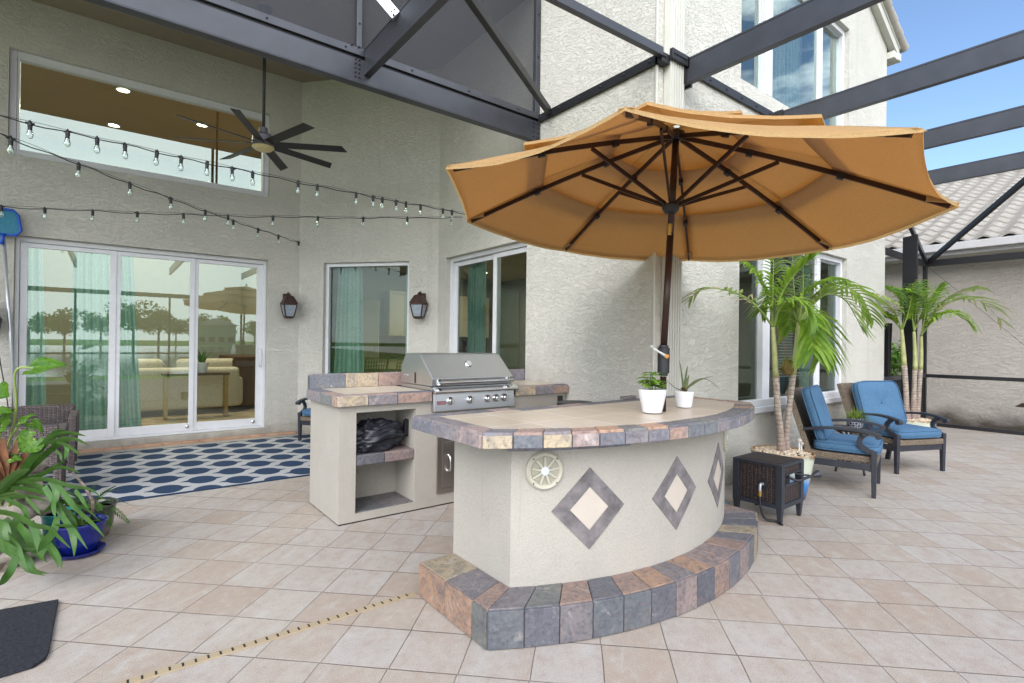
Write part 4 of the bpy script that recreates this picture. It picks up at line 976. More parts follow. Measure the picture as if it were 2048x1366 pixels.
# marine speakers
def speaker(s, label):
    a = s/rW; p = on_wall(s, .735, .0)
    t = thing('marine_speaker', label, 'speaker', p, a, 'ivory marine speakers on the bar wall')
    RX = Matrix.Rotation(R(90), 4, 'X')
    MB().lathe([(.092, -.01), (.094, .012), (.086, .02), (.072, .016), (.066, .008)], 36, 0, M=RX).build('bezel', M_IVORY, t, angle=35)
    MB().lathe([(.0001, .004), (.068, .006)], 28, 0, M=RX).build('cone', M_SLOT, t)
    b = MB()
    for k in range(-9, 10):
        z = k*.0068; w = math.sqrt(max(0, .066**2-z*z)); b.box(-w, w, -.0135, -.009, z-.0009, z+.0009)
    b.build('louvres', M_IVORY, t)
    b = MB()
    for k in range(9):
        an = k*2*math.pi/9+.17
        b.bar((.018*math.cos(an), -.0155, .018*math.sin(an)), (.068*math.cos(an+.06), -.0155, .068*math.sin(an+.06)), .006, .0115, 0, (0, -1, 0)) if False else b.bar((.018*math.cos(an), -.015, .018*math.sin(an)), (.069*math.cos(an), -.015, .069*math.sin(an)), .011, .006, 0, (0, -1, 0))
    b.build('spokes', M_IVORY, t)
    MB().lathe([(.021, .012), (.021, .02), (.012, .0235), (.0001, .024)], 20, 0, M=RX).build('tweeter_cap', paint("grey_cap", S(200, 208, 220), .4), t, angle=40)
    b = MB()
    for k in range(4): an = R(45+90*k); b.sphere((.083*math.cos(an), -.019, .083*math.sin(an)), .004, 0, 6, 4)
    b.build('screw', M_BOLT, t)
speaker(-.832, 'round ivory marine speaker at the left end of the bar wall beside the first diamond')
speaker(.845, 'ivory marine speaker seen edge on at the far right end of the bar wall')
# ------------------------------------------------------------------ grill island
isl = thing('grill_island', 'cream stucco grill island with slate edged counter and open niche', 'outdoor kitchen', (2.5, 4.1, 0))
X0, X1, Y0, Y1 = 1.35, 3.60, 3.792, 4.47
FI = Fr((0, Y0), (1, 0))
b = MB(); nh = (1.477, 1.966, .07, .818)
b.box(X0, nh[0], Y0, Y1, .012, .873); b.box(nh[1], 2.11, Y0, Y1, .012, .873); b.box(2.11, 2.945, Y0, Y1, .012, .78); b.box(2.945, X1, Y0, Y1, .012, .873)
b.box(nh[0], nh[1], Y0+.36, Y1, .012, .873); b.box(nh[0], nh[1], Y0, Y0+.36, .012, .068); b.box(nh[0], nh[1], Y0, Y0+.36, .82, .873)
b.build('wall', M_CREAM, isl, world=True)
MB().box(X0+.008, X1, Y0+.008, Y1, 0, .012).build('shadow_gap', M_SLOT, isl, world=True)
b = MB(); tiles_on_quads(b, [[(nh[0]+.002, Y0+.02, .068), (nh[0]+.25, Y0+.02, .068), (nh[0]+.25, Y0+.355, .068), (nh[0]+.002, Y0+.355, .068)], [(nh[0]+.25, Y0+.02, .068), (nh[1]-.002, Y0+.02, .068), (nh[1]-.002, Y0+.355, .068), (nh[0]+.25, Y0+.355, .068)]], .001, .008)
b.build('niche_floor', M_SLATE, isl, world=True)
b = MB(); b.box(nh[0]+.002, nh[0]+.235, Y0+.012, Y0+.35, .418, .498); b.box(nh[0]+.238, nh[1]-.002, Y0+.012, Y0+.35, .418, .498); b.build('niche_shelf', M_SLATE, isl, world=True, bevel=.008)
def slab(xa, xb, first, name):
    xs_ = []; x = xa
    while x < xb-.06:
        w = min(.235, xb-x); w = xb-x if xb-x-w < .08 else w; xs_.append((x, x+w)); x += w
    q = [face((a, Y0-.03), (c, Y0-.03), .873, .950) for a, c in xs_]+[[(a, Y0-.03, .945), (c, Y0-.03, .945), (c, Y0+.07, .945), (a, Y0+.07, .945)] for a, c in xs_]
    if first:
        q += [face((X0-.03, 4.47), (X0-.03, 4.13), .873, .950), face((X0-.03, 4.13), (X0-.03, 3.84), .873, .950), face((X0-.03, 3.84), (X0-.03, Y0-.03), .873, .950)]
        q += [[(X0-.03, 4.47, .945), (X0-.03, 4.13, .945), (X0+.07, 4.13, .945), (X0+.07, 4.47, .945)], [(X0-.03, 4.13, .945), (X0-.03, Y0+.07, .945), (X0+.07, Y0+.07, .945), (X0+.07, 4.13, .945)]]
    b = MB(); tiles_on_quads(b, q, .0018, .010); b.build(name, M_SLATE_L, isl, world=True, bevel=.0025, seg=1)
    MB().box(xa+.01, xb-.002, Y0-.025, Y1, .875, .945).build('counter_core', M_GROUT, isl, world=True)
    MB().box(X0+.072 if first else xa+.01, xb-.004, Y0+.072, Y1, .945, .953).build('counter_field', M_TOP, isl, world=True)
slab(X0-.03, 2.095, True, 'counter_tiles'); slab(2.955, X1+.012, False, 'counter_tiles')
q = []; x = X0-.02
while x < 3.60:
    w = min(.30, 3.62-x); q.append(face((x, 4.452), (x+w, 4.452), .955, 1.068)); q.append([(x, 4.452, 1.066), (x+w, 4.452, 1.066), (x+w, 4.50, 1.066), (x, 4.50, 1.066)]); x += w
b = MB(); tiles_on_quads(b, q, .0018, .008); b.build('backsplash_tiles', M_SLATE_L, isl, world=True)
MB().box(X0-.02, 3.615, 4.455, 4.50, .93, 1.062).build('backsplash_core', M_GROUT, isl, world=True)
for (a, z0_) in ((0, 0),):
    MB().box(3.50, 3.565, Y0-.012, Y0, .79, .845).build('outlet', M_BLACK, isl, world=True, bevel=.004)
b = MB(); b.box(nh[1]-.012, nh[1]-.001, 3.91, 3.97, .58, .72); b.box(nh[1]-.03, nh[1]-.012, 3.92, 3.96, .59, .71); b.build('outlet', M_BLACK, isl, world=True, bevel=.004)
b = MB(); ring(b, FI, 2.16, 2.80, .001, .014, .105, .572, .04)
dd = b.build('access_door', steel("aged_steel", .36, (.50, .46, .43, 1)), isl, world=True, bevel=.003)
b = MB(); FI.box(b, 2.203, 2.757, .002, .018, .148, .529); b.build('door_leaf', steel("aged_steel_leaf", .36, (.52, .48, .45, 1)), dd, world=True, bevel=.003)
b = MB(); b.tube(curve([(2.262, Y0-.018, .28), (2.262, Y0-.05, .30), (2.262, Y0-.058, .35), (2.262, Y0-.05, .40), (2.262, Y0-.018, .42)], 6), .010, 8); b.build('handle', M_CHROME, dd, world=True, smooth=True)
# ------------------------------------------------------------------ grill
g = thing('gas_grill', 'built in stainless steel gas grill with hood, thermometer and five knobs', 'grill', (2.52, 4.0, .94))
GX0, GX1 = 2.105, 2.935
MB().box(GX0+.005, GX1-.005, 3.775, 4.36, .80, .985).build('firebox', M_STEEL, g, world=True)
b = MB(); b.add([(GX0, 3.745, .785), (GX1, 3.745, .785), (GX1, 3.762, .945), (GX0, 3.762, .945), (GX0, 3.80, .785), (GX1, 3.80, .785), (GX1, 3.80, .945), (GX0, 3.80, .945)], [(0, 1, 2, 3), (1, 5, 6, 2), (5, 4, 7, 6), (4, 0, 3, 7), (3, 2, 6, 7), (4, 5, 1, 0)])
b.build('control_panel', M_STEEL, g, world=True, bevel=.004)
b = MB(); pr = [(3.79, .985), (3.74, .968), (3.715, .958), (3.705, .946), (3.712, .934), (3.745, .935), (3.79, .94)]
b.add([(GX0-.01, y, z) for y, z in pr]+[(GX1+.02, y, z) for y, z in pr], [tuple(range(6, -1, -1)), tuple(range(7, 14))]+[(i, (i+1) % 7, 7+(i+1) % 7, 7+i) for i in range(7)])
b.build('drip_lip', M_CHROME, g, world=True, bevel=.003)
hd = MB(); pr = [(3.79, .99), (3.775, 1.055), (3.79, 1.066), (4.0, 1.248), (4.02, 1.256), (4.26, 1.256), (4.345, 1.15), (4.36, .99)]; n = len(pr)
hd.add([(GX0, y, z) for y, z in pr]+[(GX1, y, z) for y, z in pr], [tuple(range(n-1, -1, -1)), tuple(range(n, 2*n))]+[(i, (i+1) % n, n+(i+1) % n, n+i) for i in range(n)])
hood = hd.build('hood', M_STEEL, g, world=True, bevel=.005)
b = MB(); b.tube([(GX0+.05, 3.735, 1.022), (GX1-.03, 3.735, 1.022)], .015, 12)
for x in (GX0+.07, GX1-.05): b.lathe([(.026, 0), (.03, .012), (.02, .03), (.016, .05)], 14, 0, M=Matrix.Translation((x, 3.785, 1.022)) @ Matrix.Rotation(R(90), 4, 'X'))
b.build('handle', M_CHROME, hood, world=True, angle=40)
MT = Matrix.Translation((2.53, 3.902, 1.163)) @ Matrix.Rotation(R(90-40.9), 4, 'X')
MB().lathe([(.034, 0), (.036, .012), (.03, .018), (.0001, .018)], 24, 0, M=MT).build('thermometer', M_CHROME, hood, world=True, angle=40)
MB().lathe([(.0001, .0192), (.026, .0192)], 24, 0, M=MT).build('dial', M_WHITE, hood, world=True)
MB().add([(GX0-.002, 4.09, 1.0), (GX0-.002, 4.065, 1.0), (GX0-.002, 4.065, 1.085), (GX0-.002, 4.09, 1.10)], [(0, 1, 2, 3)]).build('vent_slot', M_SLOT, hood, world=True)
b = MB(); b.sphere((GX0-.002, 4.22, 1.06), .006, 0, 8, 6); b.sphere((GX0-.002, 4.28, 1.06), .006, 0, 8, 6); b.build('bolt', M_CHROME, hood, world=True)
for x in (2.26, 2.455, 2.64, 2.73, 2.82):
    MK = Matrix.Translation((x, 3.752, .868)) @ Matrix.Rotation(R(90), 4, 'X')
    k = MB().lathe([(.034, 0), (.034, .006), (.026, .012), (.024, .03), (.019, .036), (.0001, .036)], 22, 0, M=MK).build('knob', M_CHROME, g, world=True, angle=35)
    MB().box(x+.002, x+.012, 3.705, 3.728, .842, .894).build('grip', M_STEEL, k, world=True, bevel=.003)
for z in (.858, .885): MB().lathe([(.006, 0), (.006, .006), (.0001, .007)], 10, 0, M=Matrix.Translation((2.89, 3.752, z)) @ Matrix.Rotation(R(90), 4, 'X')).build('button', M_CHROME, g, world=True)
# small red lettered badge on the panel
MB().box(2.135, 2.215, 3.744, 3.752, .842, .872).build('badge', paint("badge_grey", S(120, 110, 118), .4), g, world=True)
txt = bpy.data.curves.new('badge_text', 'FONT'); txt.body = 'Coyote'; txt.size = .024; txt.extrude = .0006; txt.align_x = 'CENTER'; txt.align_y = 'CENTER'
_t = bpy.data.objects.new('text_tmp', txt); _me = bpy.data.meshes.new_from_object(_t); bpy.data.objects.remove(_t)
_me.materials.clear(); _me.materials.append(paint("badge_red", S(200, 90, 96), .4)); to = bpy.data.objects.new('badge_text', _me); COL.objects.link(to); to.parent = g
to.location = (2.175-2.52, 3.7428-4.0, .857-.94); to.rotation_euler = (R(90), 0, 0)
# crumpled black grill cover stuffed on the shelf
b = MB(); rnd = random.Random(3); rows = []
from mathutils import noise as _nz
for i in range(49):
    t_ = math.pi*i/48; r = []
    for j in range(81):
        a = 2*math.pi*(j % 80)/80
        d = Vector((math.sin(t_)*math.cos(a), math.sin(t_)*math.sin(a), math.cos(t_)))
        n1 = abs(_nz.noise(d*1.6+Vector((1.7, 2, 3))))*.7+abs(_nz.noise(Vector((d.x*2.2, d.y*5, d.z*5.5))+Vector((5, 1, 0))))*.5+abs(_nz.noise(d*11))*.07
        k = 1.16-n1*.75
        r.append((1.675+.25*k*d.x, 3.955+.165*k*d.y, max(.503, .60+.135*k*d.z+.02*d.x)))
    rows.append(r)
b.grid(rows); tag(b.build('grill_cover', paint("black_vinyl_cover", S(48, 50, 60, .8), .38, 0, .3, 8, .2), smooth=True), 'crumpled black grill cover stuffed on the niche shelf of the grill island', 'cover')
# bar stool hidden behind the counter, its dark round seat edge shows
t = thing('bar_stool', 'black round stool seat just showing behind the bar counter near the outlet', 'stool', (3.25, 3.28, 0))
MB().lathe([(.0001, .80), (.15, .80), (.17, .82), (.165, .845), (.0001, .85)], 28).build('seat', M_BLACK, t, angle=40)
for k in range(4): a = R(45+90*k); MB().tube([(.2*math.cos(a), .2*math.sin(a), 0), (.12*math.cos(a), .12*math.sin(a), .80)], .013, 8).build('leg', M_CHARCOAL, t)
MB().lathe([(.18, .25), (.19, .26), (.18, .27)], 24).build('footrest', M_CHARCOAL, t)
# ------------------------------------------------------------------ parasol through the bar counter
um = thing('parasol', 'large tan three tier parasol with dark brown pole standing through the bar counter', 'umbrella', (2.690, 1.967, .95))
UC = V(2.711, 1.946, 2.145); UN = V(.065, -.025, 1).normalized(); UU = V(0, 1, 0).cross(UN).normalized(); UV = UN.cross(UU); UR = 1.404
HUB = UC+UN*.5
def cone_h(fr): return .5*(1-fr)+.022*math.sin(math.pi*fr)
def cp(fr, k, h=0.0):
    a = .507+k*math.pi/4+math.pi
    return UC+(UU*math.cos(a)+UV*math.sin(a))*UR*fr+UN*(cone_h(fr)+h)
b = MB(); base = V(2.690, 1.967, .93); b.tube([base, V(2.689, 1.966, 1.16)], .019, 16); b.tube([V(2.689, 1.966, 1.33), V(2.7125, 1.944, 2.03)], .0205, 16); b.tube([V(2.712, 1.944, 2.03), HUB+UN*.03], .0205, 16)
b.build('pole', M_UMBPOLE, um, world=True, smooth=True)
b = MB(); b.tube([V(2.6893, 1.9663, 1.165), V(2.6893, 1.9663, 1.18), V(2.6893, 1.9663, 1.182), V(2.690, 1.9659, 1.335), V(2.690, 1.9659, 1.338), V(2.6905, 1.9655, 1.352)], [.026, .026, .036, .036, .028, .027], 18)
hs = b.build('crank_housing', M_BLACK, um, world=True, angle=40)
b = MB(); hub_p = V(2.6893-.02, 1.9663-.028, 1.285); tip = V(2.575, 2.0, 1.345)
b.tube([hub_p+V(-.012, -.016, 0), lerp(hub_p, tip, .5)+V(-.01, -.02, .0), tip+V(0, -.02, 0)], [.010, .006, .005], 8); b.tube([tip+V(0, -.02, 0), tip+V(-.02, -.05, .0)], .0055, 8); b.build('crank_handle', M_WHITE, hs, world=True, smooth=True)
b = MB(); b.sphere(hub_p+V(-.012, -.018, 0), .0145, 0, 12, 8); b.build('crank_hub', paint("orange_cap", S(214, 150, 84), .4), hs, world=True, smooth=True)
b = MB(); b.sphere(V(2.689-.011, 1.966-.016, 1.128), .005, 0, 8, 6); b.build('pin_hole', M_SLOT, um, world=True)
b = MB(); b.tube([V(2.7095, 1.9467, 2.02), V(2.7115, 1.9448, 2.09)], .0212, 16); b.build('brass_collar', M_BRASS, um, world=True, angle=40)
RUN = UC+UN*.045
b = MB(); b.tube([RUN-UN*.035, RUN-UN*.03, RUN-UN*.01, RUN+UN*.012, RUN+UN*.02], [.028, .036, .05, .053, .046], 20); b.build('runner', M_BLACK, um, world=True, angle=40)
b = MB(); b.tube([HUB-UN*.035, HUB-UN*.02, HUB+UN*.01, HUB+UN*.02], [.03, .05, .052, .03], 20); b.build('hub', M_BLACK, um, world=True, angle=40)
for k in range(8):
    b = MB(); pts = [cp(lerp(.03, .975, i/8), k, -.012) for i in range(9)]
    for i in range(8): b.bar(pts[i], pts[i+1], .013, .026, 0, UN)
    rb = b.build('rib', M_UMBPOLE, um, world=True)
    b = MB(); off = (cp(1, k)-UC); off = (off-UN*off.dot(UN)).normalized(); b.bar(RUN+UN*.018+off*.04, cp(.41, k, -.03), .012, .022, 0, UN); b.build('strut', M_UMBPOLE, um, world=True)
    for fr in (.30, .63): MB().bar(cp(fr-.012, k, -.018), cp(fr+.012, k, -.018), .026, .036, 0, UN).build('clip', M_BLACK, rb, world=True)
def tier(f0, f1, h0, h1, sag0, sag1, scal, name, nseg=12, nr=10, hang=0):
    b = MB(); h = MB()
    for k in range(8):
        rows = []
        for i in range(nr+1):
            u = i/nr; r = []
            for j in range(nseg+1):
                t = j/nseg; w = 4*t*(1-t)
                fr = lerp(f0, f1-scal*w, u); sag = lerp(sag0, sag1, u**1.4)*w
                rip = .0015*u*math.sin(j*1.9+k*2.3)*w+.003*math.sin(k*5.1+i*.5+j*.35)*w
                r.append(cp(fr, k, lerp(h0, h1, u)-sag+rip)*(1-t)+cp(fr, k+1, lerp(h0, h1, u)-sag+rip)*t)
            rows.append(r)
        b.grid(rows)
        e = rows[-1]                                                  # hem band at the edge
        h.grid([[p+UN*.002 for p in e], [p+(p-UC).normalized()*.004-UN*.016 for p in e]])
    o = b.build(name, M_CANOPY, um, world=True, angle=50)
    s = o.modifiers.new('thick', 'SOLIDIFY'); s.thickness = .0022
    h.build('hem', M_CANOPY, o, world=True)
    return o
tier(.60, 1.0, .012, .010, .012, .058, .028, 'canopy')
tier(.275, .705, .03, .062, .010, .030, .018, 'upper_tier')
tier(.015, .37, .055, .10, .0, .018, .01, 'top_tier')
b = MB(); b.tube([HUB+UN*.07, HUB+UN*.09, HUB+UN*.12], [.03, .022, .004], 14); b.build('finial', M_UMBPOLE, um, world=True, smooth=True)
b = MB()
for k in range(8):
    a, c = cp(1.0, k, .008), cp(.90, k, -.028); sd = UN.cross(cp(1, k)-UC).normalized()
    b.add([a-sd*.03, a+sd*.03, c+sd*.022, c-sd*.022, lerp(c, a, .1)-UN*.012], [(0, 1, 2, 3)]); b.add([a-sd*.03, c-sd*.022, c-sd*.022+UN*.03], [(0, 1, 2)]); b.add([a+sd*.03, c+sd*.022, c+sd*.022+UN*.03], [(0, 1, 2)])
b.build('rib_pocket', M_CANOPY, um, world=True)
# ------------------------------------------------------------------ pots on the counter
p1 = thing('potted_lime_plant', 'lime green leafy plant in a plain white pot on the bar counter', 'plant', (2.553, 1.942, .9535))
MB().lathe([(.048, 0), (.056, .004), (.066, .05), (.077, .10), (.082, .134), (.080, .138), (.075, .136), (.072, .118)], 36).build('pot', M_WHITEPOT, p1, angle=50)
MB().lathe([(.0001, .118), (.074, .118)], 20).build('soil', M_SOIL, p1)
def oval_leaf(b, base, d, ln, w, up=.3, n=5):
    d = Vector(d).normalized(); sd = d.cross(V(0, 0, 1)).normalized(); pts = []; ws = []
    for i in range(n+1):
        t = i/n; pts.append(Vector(base)+d*ln*t+V(0, 0, -up*ln*t*t)); ws.append(w*math.sin(math.pi*(t*.92+.06))**.8)
    b.ribbon(pts, ws, [sd]*(n+1), 0, .28)
b = MB(); s_ = MB(); rnd = random.Random(11)
for k, (x, y, h) in enumerate([(-.02, 0, .09), (.015, .01, .10), (-.04, -.01, .055), (.035, 0, .035), (0, -.03, .05), (-.01, .03, .07)]):
    s_.tube([(x*.5, y*.5, .118), (x, y, .13+h)], .003, 5)
    for j in range(6):
        a = j*1.05+k*.7; z = .13+h*(.55+.45*(j % 2)); oval_leaf(b, (x, y, z), (math.cos(a), math.sin(a), .25), .066+.014*rnd.random(), .021, .35)
b.build('leaves', M_LIME, p1, smooth=True); s_.build('stems', M_STALK, p1)
p2 = thing('potted_aloe', 'small aloe in a white ribbed pot on the bar counter', 'plant', (2.965, 2.005, .9535))
pr = [(.045, 0), (.0475, .004)]
for i in range(9): pr += [(.048+i*.0014, .010+i*.0095), (.0505+i*.0014, .0148+i*.0095)]
pr += [(.0605, .102), (.0575, .104), (.054, .092)]
MB().lathe(pr, 32).build('pot', M_WHITEPOT, p2, angle=60); MB().lathe([(.0001, .092), (.056, .092)], 20).build('soil', M_SOIL, p2)
b = MB()
for k in range(14): a = k*2.4; b.ribbon([V(.008*math.cos(a), .008*math.sin(a), .095+.002*k), V(.02*math.cos(a), .02*math.sin(a), .105+.002*k), V(.028*math.cos(a), .028*math.sin(a), .10+.002*k)], [.008, .007, .002], [V(-math.sin(a), math.cos(a), 0)]*3)
b.build('dry_base', M_DRY, p2)
b = MB()
RX_, RU_ = V(.791, -.611, 0), V(0, 0, 1)      # sideways and up as the photograph sees the plant
for side, up, w, bend, fw in ((-.030, .20, .010, 0, .01), (.012, .165, .011, .015, -.02), (.032, .145, .008, .0, .03), (-.13, .085, .010, -.02, 0), (.19, .10, .012, .02, -.02), (.24, .01, .011, .075, .02), (.02, .11, .016, 0, -.03)):
    pts = []; ws = []; tip = RX_*side+V(.2, .3, 0).normalized()*fw+RU_*up
    for i in range(9):
        t = i/8; p = V(0, 0, .105)+tip*t+RU_*bend*math.sin(math.pi*t); pts.append(p); ws.append(w*(1-t)**.7+.0006)
    b.tube(pts, ws, 7, flat=.45)
b.build('leaves', M_ALOE, p2, smooth=True)
# ------------------------------------------------------------------ blue cushioned armchairs (front towards local -y)
def pillow(b, x0, x1, y0, y1, z0, z1, n=12, puff=.35, dim=None):
    """rounded box cushion"""
    cx, cy, cz = (x0+x1)/2, (y0+y1)/2, (z0+z1)/2; hx, hy, hz = (x1-x0)/2, (y1-y0)/2, (z1-z0)/2
    def sup(t, e): return math.copysign(abs(t)**e, t)
    rows = []
    for i in range(n+1):
        th = math.pi*(i/n-.5); r = []
        for j in range(2*n+1):
            ph = 2*math.pi*(j % (2*n))/(2*n)
            ex, ez = .28, .62
            q = V(sup(math.cos(th), ez)*sup(math.cos(ph), ex), sup(math.cos(th), ez)*sup(math.sin(ph), ex), sup(math.sin(th), ez))
            k = 1.0
            if dim: k = 1-.55*math.exp(-((q.x*1.0)**2+(q.y*1.0)**2)/.05)
            r.append((cx+hx*q.x, cy+hy*q.y, cz+hz*q.z*k))
        rows.append(r)
    return b.grid(rows)
def piping(x0, x1, y0, y1, z, n=12, r=.0055, f=1.0):
    cx, cy = (x0+x1)/2, (y0+y1)/2; hx, hy = (x1-x0)/2, (y1-y0)/2; sup = lambda t, e: math.copysign(abs(t)**e, t)
    return [V(cx+hx*1.0*f*sup(math.cos(a), .28), cy+hy*f*sup(math.sin(a), .28), z) for a in [2*math.pi*i/96 for i in range(97)]], r
def armchair(loc, rz, label, group):
    t = thing('garden_armchair', label, 'armchair', loc, rz, group)
    W = .325
    for sx in (-1, 1):
        x = sx*W
        b = MB(); b.tbox(x-.024, x+.024, -.024, .024, 0, .42, .72, .72); b.build('leg', M_CHARCOAL, t, bevel=.004)
        b = MB(); b.bar((x*.92, .62, 0), (x*.95, .55, .40), .04, .045); b.build('leg', M_CHARCOAL, t, bevel=.004)
        # arm: scrolled front support and long bowed rest
        b = MB(); pts = curve([(x, -.0, .40), (x, .055, .425), (x*1.01, .11, .475), (x*1.02, .10, .535), (x*1.02, .055, .575)], 6)
        for i in range(len(pts)-1): b.bar(pts[i], pts[i+1]+(pts[i+1]-pts[i])*.15, .042, .028, 0, (1, 0, 0)) if False else b.bar(pts[i], pts[i+1]+(pts[i+1]-pts[i])*.15, .028, .042, 0, (0, -.7, .7))
        pts = curve([(x*1.03, -.035, .558), (x*1.03, .02, .585), (x*1.03, .2, .606), (x*1.02, .4, .592), (x*1.0, .56, .565)], 7)
        for i in range(len(pts)-1): b.bar(pts[i], pts[i+1]+(pts[i+1]-pts[i])*.12, .055, .024)
        b.lathe([(.026, -.027), (.026, .027)], 12, 0, M=Matrix.Translation((x*1.03, -.03, .558)) @ Matrix.Rotation(R(90), 4, 'Y'))
        b.build('arm', M_CHARCOAL, t, angle=40)
    b = MB(); b.box(-W, W, -.012, .018, .24, .30); b.box(-W-.012, -W+.018, .02, .58, .24, .30); b.box(W-.018, W+.012, .02, .58, .24, .30); b.build('apron', M_CHARCOAL, t, bevel=.004)
    b = MB(); b.box(-W+.02, W-.02, -.028, .58, .302, .365); b.build('wicker_seat', [M_WICK_L, M_WICK_LT], t, bevel=.012)
    M = Matrix.Translation((0, .56, .30)) @ Matrix.Rotation(R(-17), 4, 'X')
    b = MB(); n = 10
    rows = []
    for i in range(n+1):
        z = lerp(0, .63, i/n); w = W+.005+.05*(i/n); r = []
        for j in range(13):
            u = j/12*2-1; r.append(M @ V(u*w, .03*u*u*-1, z+(.012*(1-u*u) if i == n else 0)))
        rows.append(r)
    b.grid(rows); o = b.build('wicker_back', M_WICK_L, t); sm = o.modifiers.new('thick', 'SOLIDIFY'); sm.thickness = .05; sm.offset = 1
    b = MB(); pillow(b, -W+.01, W-.01, -.045, .50, .355, .485); sc_ = b.build('seat_cushion', M_BLUE, t, smooth=True)
    for z in (.388, .455):
        pp_, r_ = piping(-W+.01, W-.01, -.045, .50, z, f=.978); MB().tube(pp_, r_, 6, cap=False).build('piping', M_BLUE, sc_, smooth=True)
    b = MB(); pillow(b, -W+.015, W-.015, -.27, .27, -.075, .06, 14, dim=True)
    MBk = Matrix.Translation((0, .475, .70)) @ Matrix.Rotation(R(-17+90), 4, 'X')
    b.v = [MBk @ p for p in b.v]; bc_ = b.build('back_cushion', M_BLUE, t, smooth=True)
    for z in (-.045, .032):
        pp_, r_ = piping(-W+.015, W-.015, -.27, .27, z, f=.975); MB().tube([MBk @ p for p in pp_], r_, 6, cap=False).build('piping', M_BLUE, bc_, smooth=True)
    bb = MB(); bb.sphere(MBk @ V(0, 0, .026), .014, 0, 10, 6); bb.build('button', M_BLUE, t, smooth=True)
    return t
# front legs as measured: (5.479,1.735)-(6.106,1.897) and (6.738,1.926)-(7.335,1.673)
GA = 'blue cushioned armchairs by the house wall'
armchair((5.79, 1.818, 0), math.atan2(.162, .627), 'blue cushioned wicker armchair beside the tall palm pot, turned away', GA)
armchair((7.035, 1.80, 0), math.atan2(-.253, .597), 'blue cushioned wicker armchair nearest the corner post, facing the camera', GA)
armchair((2.27, 7.06, 0), R(-52), 'blue cushioned armchair half hidden behind the grill island', GA).scale = (1, 1, .93)
# side table and grassy plant between the two chairs
t = thing('side_table', 'small charcoal metal side table between the two blue armchairs', 'table', (6.46, 2.25, 0), R(8))
MB().lathe([(.0001, .455), (.24, .455), (.25, .465), (.25, .475), (.0001, .478)], 32).build('table_top', M_CHARCOAL, t, angle=40)
for k in range(4):
    a = R(45+90*k); c, s = math.cos(a), math.sin(a)
    MB().tube(curve([(.19*c, .19*s, 0), (.14*c, .14*s, .2), (.10*c, .10*s, .38), (.18*c, .18*s, .455)], 5), .012, 8).build('leg', M_CHARCOAL, t, smooth=True)
def patterned():
    tt = NT("tile_pattern_ceramic"); co = tt.coord(); x, y, z = tt.n('SeparateXYZ', None, Vector=co).outputs
    a = tt.math('ARCTAN2', y, x); u = tt.math('SINE', tt.math('MULTIPLY', a, 9.)); v = tt.math('SINE', tt.math('MULTIPLY', z, 130.))
    k = tt.math('ABSOLUTE', tt.math('ADD', u, v)); k = tt.ramp(k, [(.35, 0.), (.45, 1.), (.9, 1.), (1., 0.)])
    return tt.end(tt.pbr(tt.mix(k, S(50, 54, 84), S(226, 226, 230)), .25))
t = thing('potted_grass_plant', 'arching grassy plant in a patterned pot on the side table', 'plant', (6.42, 2.22, .479))
MB().lathe([(.055, 0), (.075, .02), (.08, .11), (.07, .115), (.066, .1)], 24).build('pot', patterned(), t, angle=50)
b = MB(); rnd = random.Random(4)
for k in range(210):
    a = rnd.uniform(0, 6.28); ln = rnd.uniform(.12, .27); el = rnd.uniform(.3, 1.4); d = V(math.cos(a), math.sin(a), 0); pts = []; ws = []
    for i in range(6):
        u = i/5; pts.append(V(0, 0, .10)+d*(.03+ln*math.cos(el)*u*1.1)+V(0, 0, ln*math.sin(el)*u*.9-ln*.55*u*u*math.cos(el*.7))); ws.append(.0035*(1-u)+.0004)
    b.ribbon(pts, ws, [V(-d.y, d.x, 0)]*6)
b.build('blades', M_GRASSY, t)
# ------------------------------------------------------------------ hose reel box
hb = thing('hose_reel_box', 'dark woven hose reel cabinet on tapered feet beside the palm pot', 'hose box', (4.235, 2.08, 0), R(1.5))
w, d, zb, zt = .195, .195, .115, .453
for sx in (-1, 1):
    for sy in (-1, 1):
        x, y = sx*(w-.025), sy*(d-.025); b = MB(); b.tbox(x-.022, x+.022, y-.022, y+.022, 0, zb, .6, .6); b.box(x-.025, x+.025, y-.025, y+.025, zb, zt-.02); b.build('leg', M_HOSEBOX, hb, bevel=.003)
b = MB(); b.box(-w, w, -d, d, zt-.022, zt); b.build('lid_frame', M_HOSEBOX, hb, bevel=.005)
MB().box(-w+.035, w-.035, -d+.035, d-.035, zt-.005, zt+.003).build('lid_panel', M_WICK_BT, hb)
b = MB()
for s in (-1, 1): b.box(-w+.045, w-.045, s*d-.02 if s > 0 else -d, s*d if s > 0 else -d+.02, zb, zb+.035); b.box(s*w-.02 if s > 0 else -w, s*w if s > 0 else -w+.02, -d+.045, d-.045, zb, zb+.035)
b.build('bottom_rail', M_HOSEBOX, hb, bevel=.003)
MB().box(-w+.012, -w+.02, -d+.048, d-.048, zb+.034, zt-.02).build('side_panel', M_WICK_B, hb)
b = MB(); b.box(-w+.048, w-.048, -d+.012, -d+.02, zb+.034, .285); b.box(-w+.048, w-.048, -d+.012, -d+.02, .375, zt-.02); b.build('front_panel', M_WICK_B, hb)
b = MB(); b.box(-w+.02, w-.02, -d+.1, d-.02, zb, zt-.03); b.build('reel', M_BLACK, hb)
b = MB(); b.tube([(-.14, -d+.005, .29), (.14, -d+.005, .29)], .009, 8); b.tube([(-.14, -d+.005, .372), (.14, -d+.005, .372)], .007, 8); b.build('hose_guide', M_CHARCOAL, hb)
